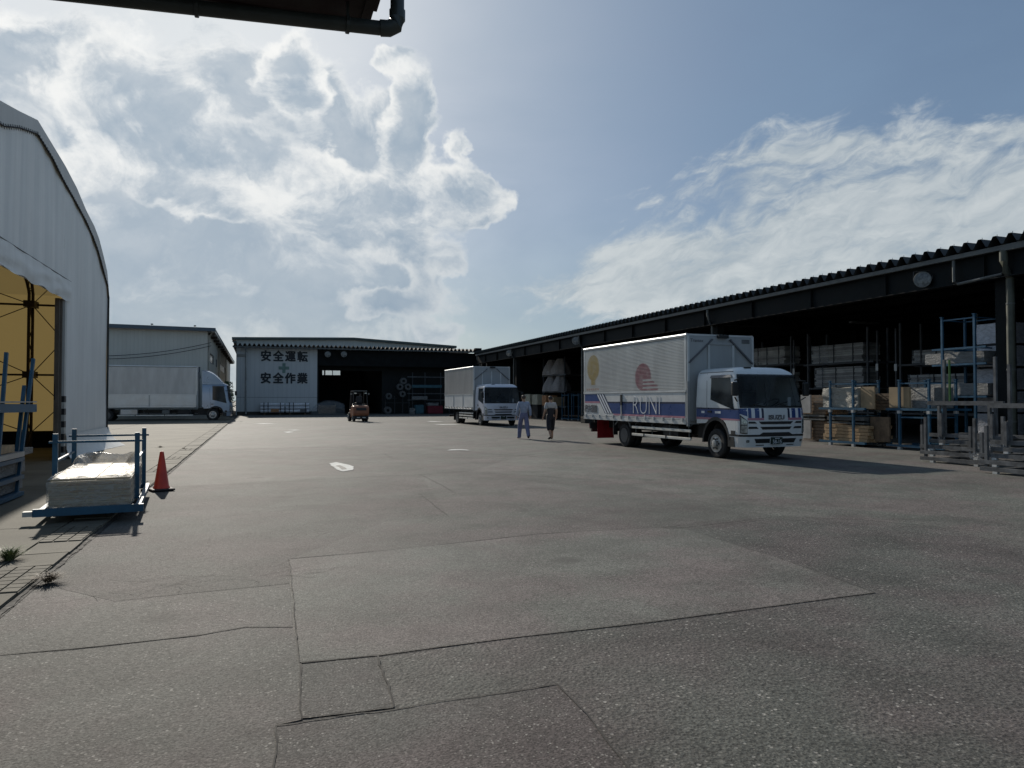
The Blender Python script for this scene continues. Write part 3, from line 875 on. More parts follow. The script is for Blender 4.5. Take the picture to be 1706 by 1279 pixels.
    for s in (-1, 1):
        for z in (2.34, 4.55):
            MB().bar((-.3, s * 8.02, z), (-19, s * 8.02, z), .06, .06).build('side_rail', MT['truss'], T)
        for z in (2.34, 4.55):
            for xf in (-2.05, -6.5, -11., -15.4): MB().cbox((xf, s * 7.9, z), (.30, .5, .20)).build('node_bracket', MT['truss'], T)
        mb = MB(); xs = (-.3, -2.05, -6.5, -11., -15.4)
        for a, b in zip(xs, xs[1:]):
            for z0, z1 in ((.5, 2.34), (2.34, 4.55), (4.55, 6.2)):
                y1 = s * (8.0 if z1 < 5 else 7.0); y0 = s * 8.0
                mb.tube([(a, y0, z0), (b, y1, z1)], .014, 4); mb.tube([(a, y1, z1), (b, y0, z0)], .014, 4)
        mb.build('brace_wire', MT['truss'], T)
    for y in (-5.6, -2.8, 0, 2.8, 5.6):
        MB().bar((-.2, y, top(y) - .35), (-19, y, top(y) - .35), .07, .07).build('purlin', MT['truss'], T)
    # loose skirt at the foot of the gable, right of the doorway
    rows = []
    for i in range(29):
        y = D1 + .22 + (8.45 - D1 - .22) * i / 28; row = []
        for j in range(6):
            t = j / 5; fl = (.08 + .38 * (i / 28) ** 1.5)
            x = .03 + fl * t ** 2 + .05 * noise.noise((y * 2.2, t * 2, 3)) * t + .02; z = .62 * (1 - t) ** 1.05 + .04
            row.append((x, y + .12 * t * (i / 28), z))
        rows.append(row)
    o = MB().grid(rows).build('skirt', MT['tent'], T, smooth=True)
    if o.data.polygons[20].normal.x < 0: o.data.flip_normals()
build_tent()


# ------------------------------------------------------------------ folded plate roofing
def folded(n, pitch, h, x0, x1, z, along='Y', spikes=False):
    """Trapezoid-ribbed sheet; ribs stand along 'along' and run across it."""
    mb = MB(); prof = []
    for k in range(n):
        y = k * pitch
        prof += [(y, 0), (y + pitch * .14, 0), (y + pitch * .47, h), (y + pitch * .67, h)]
    prof.append((n * pitch, 0))
    mb.grid([[(x0, p[0], z + p[1]) for p in prof], [(x1, p[0], z + p[1]) for p in prof]])
    mb.grid([[(x0, p[0], z + p[1] - .012) for p in prof], [(x1, p[0], z + p[1] - .012) for p in prof]])
    if spikes:
        for k in range(0, n):
            y = k * pitch + pitch * .57; mb.tube([(x0 + .12, y, z + h), (x0 + .12, y, z + h + .06)], .008, 4)
    return mb


def floodlight(loc, rz, label, group='floodlights under the eaves', r=.2):
    L = thing('floodlight', label, 'floodlight', loc, rz, group)
    MB().lathe([(r * .45, .30), (r * .62, .24), (r * .98, .04), (r * 1.02, 0)], 18, 'Y').build('shell', MT['lamp_sh'], L, True)
    MB().lathe([(0.0, -.018), (r * .55, -.014), (r * .95, -.002), (r * .95, .02)], 18, 'Y').build('lens', MT['lamp_gl'], L, True)
    MB().lathe([(r * 1.02, -.02), (r * 1.08, -.01), (r * 1.08, .03), (r * 1.0, .035)], 18, 'Y', closed=True).build('rim', MT['gutter'], L, True)
    mb = MB()
    for s in (-1, 1): mb.bar((s * r * 1.12, .06, 0), (s * r * 1.12, .18, r * 1.25), .03, .01)
    mb.bar((-r * 1.14, .18, r * 1.25), (r * 1.14, .18, r * 1.25), .03, .012).build('bracket', MT['truss'], L)
    return L


# ------------------------------------------------------------------ open shed on the right
GX = 20.3
def build_shed():
    Sd = thing('open_shed', 'long dark open-fronted shed with ribbed roof along the right side', 'shed', (GX, 36, 0))
    X = 0.; Y0, Y1 = -33., 30.5
    n = int((Y1 - Y0) / .45)
    mb = folded(n, .45, .26, -.28, 17.5, 6.02, spikes=True); mb.xf(Matrix.Translation((0, Y0, 0)))
    mb.build('roof', MT['steel_roof'], Sd)
    mb = MB().box(-.20, Y0, 5.86, -.06, Y1, 5.995)
    mb.build('gutter', MT['gutter'], Sd)
    MB().box(-.205, -33, 5.82, -.055, -21.6, 5.999).build('gutter_joint', MT['gutter'], Sd)
    MB().box(.06, Y0, 5.12, .10, Y1, 5.84).build('girder_web', MT['steel_dk'], Sd)
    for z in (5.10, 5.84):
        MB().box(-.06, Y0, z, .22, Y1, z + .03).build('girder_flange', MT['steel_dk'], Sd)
    for k in range(18):
        y = Y0 + 1.5 + k * 3.5
        MB().box(-.05, y, 5.135, .055, y + .02, 5.835).build('girder_stiffener', MT['steel_dk'], Sd)
    cy = [-21.25, -7.4, 7.0, 20.4, 30.2]
    for y in cy:
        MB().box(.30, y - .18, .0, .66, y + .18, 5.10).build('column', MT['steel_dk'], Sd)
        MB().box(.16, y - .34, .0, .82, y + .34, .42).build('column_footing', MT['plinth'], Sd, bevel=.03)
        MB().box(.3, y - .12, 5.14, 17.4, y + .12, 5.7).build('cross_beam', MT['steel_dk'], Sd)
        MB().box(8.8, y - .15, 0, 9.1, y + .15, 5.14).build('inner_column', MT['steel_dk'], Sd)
        pr = .055 if y > -20 else .105
        yp = y + (.0 if y > -20 else -.40)
        pth = [(-.13, yp, 5.84), (-.13, yp, 5.55), (-.02, yp, 5.25), (.12, yp, 5.05), (.12, yp, .5)]
        MB().tube(pth, pr, 12).build('downpipe', MT['pipe_old' if y < -20 else 'gutter'], Sd, True)
        for z in (4.3, 2.4, .9): MB().lathe([(pr + .012, z), (pr + .012, z + .05)], 12, 'Z', (.12, yp, 0)).build('pipe_clip', MT['gutter'], Sd)
    # side branch pipe by the nearest column
    MB().tube([(-.13, -20.1, 5.84), (-.13, -20.1, 5.18), (-.10, -20.2, 5.10), (.02, -21.5, 5.20)], .045, 8).build('branch_pipe', MT['gutter'], Sd, True)
    # purlins under the roof, back and end walls, slab
    for x in (3., 6., 9., 12., 15.):
        MB().box(x, Y0, 5.72, x + .1, Y1, 5.98).build('purlin', MT['steel_dk'], Sd)
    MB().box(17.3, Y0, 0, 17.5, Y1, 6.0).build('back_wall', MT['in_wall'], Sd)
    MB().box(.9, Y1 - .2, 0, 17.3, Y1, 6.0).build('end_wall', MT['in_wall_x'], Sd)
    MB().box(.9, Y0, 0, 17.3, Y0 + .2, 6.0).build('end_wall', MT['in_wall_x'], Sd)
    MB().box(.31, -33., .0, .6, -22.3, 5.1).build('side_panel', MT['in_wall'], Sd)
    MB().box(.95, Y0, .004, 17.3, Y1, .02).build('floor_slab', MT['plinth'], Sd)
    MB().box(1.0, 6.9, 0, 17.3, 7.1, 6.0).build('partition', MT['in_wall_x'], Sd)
    MB().tube([(.62, 20.3, 2.8), (.62, 20.3, 5.3), (.62, 8.5, 5.3)], .03, 6).build('conduit', MT['gutter'], Sd)
    # strip lamps hanging inside, plain grey boxes that give no light
    for y in (-19.5, -12.):
        MB().box(4.0, y, 4.9, 5.6, y + .14, 4.98).build('strip_lamp', MT['gutter'], Sd)
    return Sd
build_shed()
floodlight((GX - .18, 16.95, 5.42), R(-55), 'round floodlight under the shed gutter, nearest to the camera on the right', r=.24)
floodlight((GX - .18, 43.3, 5.52), R(-35), 'round floodlight under the shed gutter above the rear of the lettered lorry', r=.26)
floodlight((GX - .18, 56.7, 5.52), R(-30), 'small round floodlight under the shed gutter beside the plain box lorry', r=.26)


# ------------------------------------------------------------------ warehouse across the end of the yard
FY = 77.8
def build_far():
    W = thing('end_warehouse', 'white walled warehouse with safety lettering and dark open bay at the end of the yard', 'warehouse', (-2.0, FY, 0))
    MB().box(0, 0, .35, 8.0, .25, 6.92).build('front_wall', MT['facade'], W)
    MB().box(0, .01, 0, 8.0, .26, .35).build('wall_plinth', MT['plinth'], W)
    MB().box(0, -.012, 1.80, 8.0, -.001, 1.83).build('panel_joint', MT['grey_tx'], W)
    MB().box(-.02, -.03, .0, .06, .26, 6.9).build('corner_trim', MT['facade_up'], W)
    MB().box(-.0, .26, 0, .2, 30, 6.9).build('side_wall', MT['facade'], W)
    n = int(25.7 / .45); mb = folded(n, .45, .27, -1.0, 24., 0.); mb.xf(Matrix.Translation((-.35, 0, 7.03)) @ Matrix(((0, 1, 0, 0), (1, 0, 0, 0), (0, 0, 1, 0), (0, 0, 0, 1))))
    mb.build('roof', MT['steel_roof'], W)
    MB().box(-.35, -.95, 6.88, 25.4, -.80, 7.01).build('gutter', MT['gutter'], W)
    MB().box(25.2, -1.1, 6.80, 25.9, -.4, 7.40).build('gutter_end_box', MT['steel_dk'], W)
    MB().tube([(.95, -.88, 6.9), (.95, -.6, 6.7), (.95, -.12, 6.45), (.95, -.12, .1)], .085, 10).build('downpipe', MT['plate'], W, True)
    MB().box(8.0, .0, 5.2, 25.7, .30, 6.85).build('bay_beam', MT['steel_dk'], W)
    # inner walls: a doorway on the left half, closed bay on the right
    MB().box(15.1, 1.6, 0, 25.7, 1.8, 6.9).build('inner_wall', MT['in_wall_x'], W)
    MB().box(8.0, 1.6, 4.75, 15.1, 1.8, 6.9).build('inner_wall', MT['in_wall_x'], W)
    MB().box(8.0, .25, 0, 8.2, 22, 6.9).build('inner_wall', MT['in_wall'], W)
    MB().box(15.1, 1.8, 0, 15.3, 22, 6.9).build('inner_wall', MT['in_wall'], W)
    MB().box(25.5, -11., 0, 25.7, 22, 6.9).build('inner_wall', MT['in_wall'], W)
    MB().box(.2, .26, .01, 25.5, 22, .03).build('floor_slab', MT['plinth'], W)
    # rear wall with a pair of windows and a narrow one
    bx = [(8.2, 10.06), (10.06, 10.28), (10.28, 10.45), (10.45, 11.32), (11.32, 11.40), (11.40, 12.36), (12.36, 15.1)]
    for i, (a, b) in enumerate(bx):
        if i in (1, 3, 5):
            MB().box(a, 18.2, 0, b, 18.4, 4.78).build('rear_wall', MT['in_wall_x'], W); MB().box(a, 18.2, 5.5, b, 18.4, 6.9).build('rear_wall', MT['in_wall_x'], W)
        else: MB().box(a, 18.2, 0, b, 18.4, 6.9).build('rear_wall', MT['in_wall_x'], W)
    for a, b in ((10.06, 10.28), (10.45, 11.32), (11.40, 12.36)):
        wd = MB().box(a, 18.22, 4.78, b, 18.30, 4.83).box(a, 18.22, 5.45, b, 18.30, 5.5).build('window', MT['frame_a'], W)
        m = MT['clear']; MB().box(a, 18.25, 4.83, b, 18.262, 5.45).build('pane', m, wd)
    # higher roof behind the eaves
    up = [(-.1, 6.9), (-.1, 7.90), (12.0, 8.22), (22.9, 7.62), (22.9, 6.9)]
    MB().prism(up, 'Y', 1.85, 2.05).build('upper_wall', MT['facade_up'], W)
    for a, b in (((-.5, 8.10), (12.0, 8.42)), ((12.0, 8.42), (23.7, 7.80))):
        MB().prism([(a[0], a[1] - .24), (b[0], b[1] - .24), (b[0], b[1]), (a[0], a[1])], 'Y', 1.5, 24).build('upper_roof', MT['fascia_g'], W)
    MB().prism([(-.5, 7.68), (-.05, 7.2), (-.05, 7.68)], 'Y', 1.55, 1.84).build('eave_bracket', MT['fascia_g'], W)
    for (x, z) in ((.8, 8.0), (22.7, 7.68)): MB().box(x, 1.6, z, x + .12, 1.75, z + .16).build('ridge_bolt', MT['fascia_g'], W)
    MB().box(.1, -.13, 6.0, .9, -.02, 6.25).build('wall_lamp', MT['lamp_sh'], W)
    # lettering, two rows with a safety cross between
    for row, z in (('安全運転', 6.03), ('安全作業', 3.74)):
        for ch, x in zip(row, (.85, 2.07, 3.27, 4.49)):
            text_mesh(ch, 1.16, MT['sign_blk'], 'letter', W, face_mat((x + 2.0, -.03, z), '-Y'), .012, .0, sx=.92, bold=.052)
    x = 2.63 + 2.0
    MB().box(x - .16, -.05, 4.36, x + .16, -.012, 5.40).box(x - .52, -.05, 4.72, x - .161, -.012, 5.04).box(x + .161, -.05, 4.72, x + .52, -.012, 5.04).build('safety_cross', MT['sign_grn'], W)
    return W


def clear_pane():
    m, nt, b, ob, out = new_mat('clear_pane')
    t = nt.nodes.new('ShaderNodeBsdfTransparent'); t.inputs[0].default_value = (.9, .92, .92, 1)
    b.inputs['Roughness'].default_value = .1; b.inputs['Base Color'].default_value = (.6, .62, .62, 1)
    mx = nt.nodes.new('ShaderNodeMixShader'); mx.inputs[0].default_value = .15
    nt.links.new(t.outputs[0], mx.inputs[1]); nt.links.new(b.outputs[0], mx.inputs[2]); nt.links.new(mx.outputs[0], out.inputs[0])
    return m
MT['clear'] = clear_pane()
build_far()
floodlight((7.02, FY - .62, 6.38), R(4), 'round floodlight over the dark bay, next to the white lettered wall', 'floodlights on the end warehouse', .30)
floodlight((8.70, FY - .62, 6.42), R(4), 'round floodlight over the dark bay, second from the white lettered wall', 'floodlights on the end warehouse', .30)


# ------------------------------------------------------------------ beige shed on the left
def build_beige():
    B = thing('beige_shed', 'tall beige metal shed with blue roof edge behind the parked lorry on the left', 'shed', (-3.8, 62.5, 0))
    MB().box(-34, 0, 0, 0, .25, 7.05).build('front_wall', MT['beige'], B)
    MB().box(-34, .0, 7.05, .28, .2, 7.06).build('wall_cap', MT['beige'], B)
    # long wall with window openings, facing the yard
    wins = [(2.2, 8.6, 4.75, 5.6), (12.2, 14.6, 4.75, 5.5), (20.5, 33., 4.75, 5.6)]
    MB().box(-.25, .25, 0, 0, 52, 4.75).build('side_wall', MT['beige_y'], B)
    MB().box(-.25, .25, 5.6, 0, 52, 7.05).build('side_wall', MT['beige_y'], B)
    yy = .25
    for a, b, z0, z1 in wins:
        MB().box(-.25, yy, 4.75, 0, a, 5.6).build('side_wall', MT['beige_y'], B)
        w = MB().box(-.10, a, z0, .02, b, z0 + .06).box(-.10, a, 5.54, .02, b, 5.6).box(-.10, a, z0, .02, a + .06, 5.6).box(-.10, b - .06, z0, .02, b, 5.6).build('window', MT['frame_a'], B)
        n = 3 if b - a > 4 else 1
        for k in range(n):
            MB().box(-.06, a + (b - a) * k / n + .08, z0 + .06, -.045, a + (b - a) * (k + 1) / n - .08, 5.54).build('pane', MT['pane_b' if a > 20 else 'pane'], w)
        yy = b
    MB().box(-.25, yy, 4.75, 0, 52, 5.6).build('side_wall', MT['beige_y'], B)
    MB().prism([(-34, 7.3), (.62, 7.08), (.62, 7.36), (-34, 7.68)], 'Y', -.55, -.35).build('roof_fascia', MT['roof_blue'], B)
    MB().prism([(-34, 7.45), (.60, 7.22), (.60, 7.30), (-34, 7.55)], 'Y', -.35, 53).build('roof', MT['roof_blue'], B)
    MB().box(.30, -.34, 7.04, .56, 53, 7.21).build('eave_gutter', MT['plate'], B)
    for k in range(14):
        MB().box(.0, .6 + k * 3.8, 6.85, .5, .7 + k * 3.8, 7.05).build('eave_bracket', MT['truss'], B)
    for x in (-8.2, -4.1, -1.0):
        MB().box(x, -.5, 7.42 - x * .0085, x + .16, -.3, 7.52 - x * .0085).build('roof_bolt', MT['roof_blue'], B)
    for y in (.5, 17, 34): MB().tube([(.3, y, 7.05), (.1, y, 6.7), (.08, y, .1)], .06, 8).build('downpipe', MT['beige_y'], B, True)
    MB().box(.0, .9, 5.7, .10, 1.4, 6.1).build('vent_hood', MT['truss'], B)
    return B
build_beige()
for (a, b, lab) in (((-14., 62.2, 4.98), (-3.5, 62.2, 6.19), 'upper of two thin black cables strung across the beige shed wall'), ((-14., 62.2, 4.74), (-3.5, 62.2, 5.93), 'lower of two thin black cables strung across the beige shed wall')):
    pts = [Vector(a).lerp(Vector(b), t / 12) - Vector((0, 0, .45 * (1 - (t / 6 - 1) ** 2))) for t in range(13)]
    o = MB().tube(pts, .022, 5).build('overhead_cable', MT['cable']); tag(o, lab, 'cable', 'cables on the beige shed')


def shrub(loc, h, w, label, seed, n=900):
    r = random.Random(seed)
    T = thing('shrub', label, 'shrub', loc)
    mb = MB()
    for k in range(5):
        a = r.uniform(0, 6.28); mb.tube([(0, 0, 0), (math.cos(a) * w * .15, math.sin(a) * w * .15, h * .45), (math.cos(a) * w * .35, math.sin(a) * w * .35, h * .85)], [.03, .02, .008], 5)
    mb.build('stems', MT['bark'], T)
    mb = MB()
    for _ in range(n):
        a = r.uniform(0, 6.28); zz = r.random(); rad = w * .5 * (1 - abs(zz - .5) * 1.1) * r.random() ** .5 * (1 + .4 * math.sin(a * 3 + zz * 7))
        c = Vector((math.cos(a) * rad, math.sin(a) * rad, .1 + zz * h)); u = Vector((r.gauss(0, 1), r.gauss(0, 1), r.gauss(0, .6))).normalized() * r.uniform(.05, .11); v = u.cross(Vector((r.gauss(0, 1), r.gauss(0, 1), r.gauss(0, 1)))).normalized() * r.uniform(.03, .06)
        mb.add([c - u, c + v, c + u, c - v], [(0, 1, 2, 3)])
    o = mb.build('foliage', MT['bush'], T); o['kind'] = 'stuff'
shrub((-2.55, 71.5, 0), 3.2, 1.3, 'bright green shrub growing between the beige shed and the white warehouse', 3)
shrub((-2.9, 84., 0), 2.6, 1.4, 'green shrub deep in the gap, further back than the bright one', 4)


# ------------------------------------------------------------------ eave of the building over the camera
def build_eave():
    E = thing('overhead_eave', 'dark eave with brown fascia board hanging into the top of the view', 'roof', (0, 5.42, 4.35))
    MB().box(-9., -8., .02, .74, -.08, .06).build('soffit', MT['soffit'], E)
    MB().box(-9., -.075, .0, .77, -.0, .20).build('fascia', MT['brown'], E)
    MB().box(.70, -8., .0, .77, -.08, .20).build('barge_board', MT['soffit'], E)
    MB().box(-9., -8., .20, .85, .04, .24).build('roof', MT['soffit'], E)
    for y in (-.55, -1.2): MB().box(-9., y, -.03, .66, y + .06, .018).build('batten', MT['soffit'], E)
    P = thing('drain_pipe', 'dark grey drain pipe with upturned elbow below the brown fascia', 'pipe', (.93, 5.03, 4.21))
    MB().tube([(-8., 1.05, .0), (-2., .26, .0), (-.11, .015, .0)], .050, 14).build('pipe', MT['pvc'], P, True)
    el = [(-.12, .015, 0), (-.06, .008, .004), (-.015, .0, .03), (0, 0, .08), (0, 0, .14)]
    MB().tube(el, .058, 14).build('elbow', MT['pvc'], P, True)
    MB().tube([(0, 0, .13), (0, 0, .95)], .050, 14).build('riser', MT['pvc'], P, True)
    for x in (-.36, -1.35, -2.4):
        MB().lathe([(.053, x), (.062, x + .004), (.062, x + .026), (.053, x + .03)], 14, 'X', (0, -x * .13, 0), closed=True).build('pipe_hanger', MT['pvc'], P)
        MB().box(x + .005, -x * .13 - .006, .05, x + .025, -x * .13 + .006, .36).build('hanger_strap', MT['pvc'], P)
    MB().box(-.085, -.05, .28, .085, .05, .33).build('riser_clamp', MT['pvc'], P)
build_eave()


# ------------------------------------------------------------------ lorries
def lerp_tab(tab, z):
    if z <= tab[0][0]: return tab[0][1]
    for (a, va), (b, vb) in zip(tab, tab[1:]):
        if z <= b: return va + (vb - va) * (z - a) / (b - a)
    return tab[-1][1]


class CabShape:
    """Cab skin as a function of t (0 front centre, 1..2 corner, 3 rear, sign = side) and height."""
    def __init__(s, w, length, h, rc=.18, rake=.33):
        s.w, s.L, s.h, s.rc = w, length, h, rc
        s.yf = [(.36, .06), (.55, .015), (.95, .0), (1.28, .02), (1.40, .05), (h - .16, rake - .06), (h - .08, rake + .02), (h, rake + .16)]
        s.ww = [(.36, w - .02), (.6, w), (1.45, w), (h - .22, w - .05), (h - .08, w - .09), (h, w - .17)]
    def p(s, t, z, off=0., yb=None):
        q = s._p(t, z, yb)
        if not off: return q
        e = 1e-3; a = s._p(t + e, z, yb) - s._p(t - e, z, yb); b = s._p(t, z + e, yb) - s._p(t, z - e, yb)
        n = a.cross(b).normalized()
        return q + n * off
    def _p(s, t, z, yb=None):
        sg = -1 if t < 0 else 1; a = abs(t); w = lerp_tab(s.ww, z); yf = lerp_tab(s.yf, z); rc = s.rc; bl = .07
        xi = w - rc
        if a <= 1: x = a * xi; y = yf + bl * (a * xi / w) ** 2
        elif a <= 2:
            th = (a - 1) * math.pi / 2; x = xi + rc * math.sin(th); y = yf + bl * (xi / w) ** 2 + rc * (1 - math.cos(th))
        else:
            y0 = yf + bl * (xi / w) ** 2 + rc; x = w; y = y0 + ((s.L if yb is None else yb) - y0) * (a - 2)
        return Vector((x * sg, y, z))
    def tside(s, y, z):
        """t on the side for a given distance y behind the bumper."""
        w = lerp_tab(s.ww, z); y0 = lerp_tab(s.yf, z) + .07 * ((w - s.rc) / w) ** 2 + s.rc
        return 2 + (y - y0) / (s.L - y0)
    def shell(s, zs, ts, yb=None, roof=False, hole=None):
        mb = MB(); n = len(ts)
        for z in zs: mb.v += [tuple(s.p(t, z, 0, yb)) for t in ts]
        m = len(zs)
        for i in range(m - 1):
            for k in range(n):
                k2 = (k + 1) % n
                if hole and hole(zs[i], zs[i + 1], ts[k], ts[k2]): continue
                mb.f.append((i * n + k, i * n + k2, (i + 1) * n + k2, (i + 1) * n + k))
        if roof:
            z = zs[-1]; last = (m - 1) * n
            for sc_, dz in ((.9, .035), (.68, .06), (.35, .07)):
                c = Vector((0, s.L * .62, z)); b = len(mb.v)
                for t in ts:
                    q = s.p(t, z, 0, yb); q = c + (q - c) * sc_; q.z = z + dz; mb.v.append(tuple(q))
                for k in range(n):
                    k2 = (k + 1) % n; mb.f.append((last + k, last + k2, b + k2, b + k))
                last = b
            mb.f.append(tuple(last + k for k in range(n)))
        else: mb.f.append(tuple((m - 1) * n + k for k in range(n)))
        mb.f.append(tuple(reversed(range(n))))
        return mb
    def panel(s, c, off=.006, nu=10, nv=4):
        """Closed thin slab over the skin; c = (t,z) corners: bottom start, bottom end, top end, top start."""
        out, inn = [], []
        for i in range(nu + 1):
            u = i / nu; ro, ri = [], []
            for j in range(nv + 1):
                v = j / nv
                t = (c[0][0] * (1 - u) + c[1][0] * u) * (1 - v) + (c[3][0] * (1 - u) + c[2][0] * u) * v
                z = (c[0][1] * (1 - u) + c[1][1] * u) * (1 - v) + (c[3][1] * (1 - u) + c[2][1] * u) * v
                ro.append(s.p(t, z, off)); ri.append(s.p(t, z, -.012))
            out.append(ro); inn.append(ri)
        mb = MB(); mb.grid(out)
        for a, b in ((out[0], inn[0]), (out[-1], inn[-1])): mb.grid([a, b])
        mb.grid([[r[0] for r in out], [r[0] for r in inn]]); mb.grid([[r[-1] for r in out], [r[-1] for r in inn]])
        return mb


def wheel(parent, loc, r=.39, w=.22, side=-1, dual=False, front=True):
    """Wheel with its axle along X; side is the outer face."""
    Wh = bpy.data.objects.new('wheel', None); COL.objects.link(Wh); Wh.parent = parent; Wh.location = loc
    for k, dx in enumerate((0, -side * (w + .05)) if dual else (0,)):
        a, b = dx - w / 2, dx + w / 2
        prof = [(r * .60, a + .02), (r * .72, a), (r * .93, a + .012), (r * .99, a + .04)]
        for g in range(5):
            x0 = a + .05 + (w - .10) * g / 4.6; prof += [(r, x0), (r, x0 + .022), (r - .012, x0 + .026), (r - .012, x0 + .034)]
        prof += [(r * .99, b - .04), (r * .93, b - .012), (r * .72, b), (r * .60, b - .02)]
        MB().lathe(prof, 36, 'X', closed=True).build('tyre', MT['tyre'], Wh, True)
    o = side * w / 2
    if front: pr = [(r * .61, o), (r * .58, o - side * .02), (r * .50, o - side * .03), (r * .44, o + side * .005), (r * .26, o + side * .02), (r * .24, o + side * .06), (r * .15, o + side * .07), (.001, o + side * .07)]
    else: pr = [(r * .61, o), (r * .58, o - side * .03), (r * .54, o - side * .11), (r * .38, o - side * .13), (r * .24, o - side * .12), (r * .23, o - side * .03), (r * .16, o - side * .01), (.001, o - side * .01)]
    MB().lathe(pr, 28, 'X').build('rim', MT['rim' if front else 'rim_dk'], Wh, True)
    mb = MB()
    for k in range(6):
        a = k * math.pi / 3; c = (o + (side * .022 if front else -side * .122), math.cos(a) * r * .37, math.sin(a) * r * .37)
        mb.lathe([(r * .075, c[0] - .001 * side), (r * .075, c[0] + side * .002)], 10, 'X', (0, c[1], c[2]))
    mb.build('rim_slots', MT['chassis'], Wh)
    mb = MB()
    for k in range(6):
        a = (k + .5) * math.pi / 3; q = o + (side * .022 if front else -side * .12)
        mb.lathe([(.022, q - side * .01), (.02, q + side * .03)], 6, 'X', (0, math.cos(a) * r * .29, math.sin(a) * r * .29))
    mb.build('wheel_nuts', MT['hub'], Wh)
    return Wh


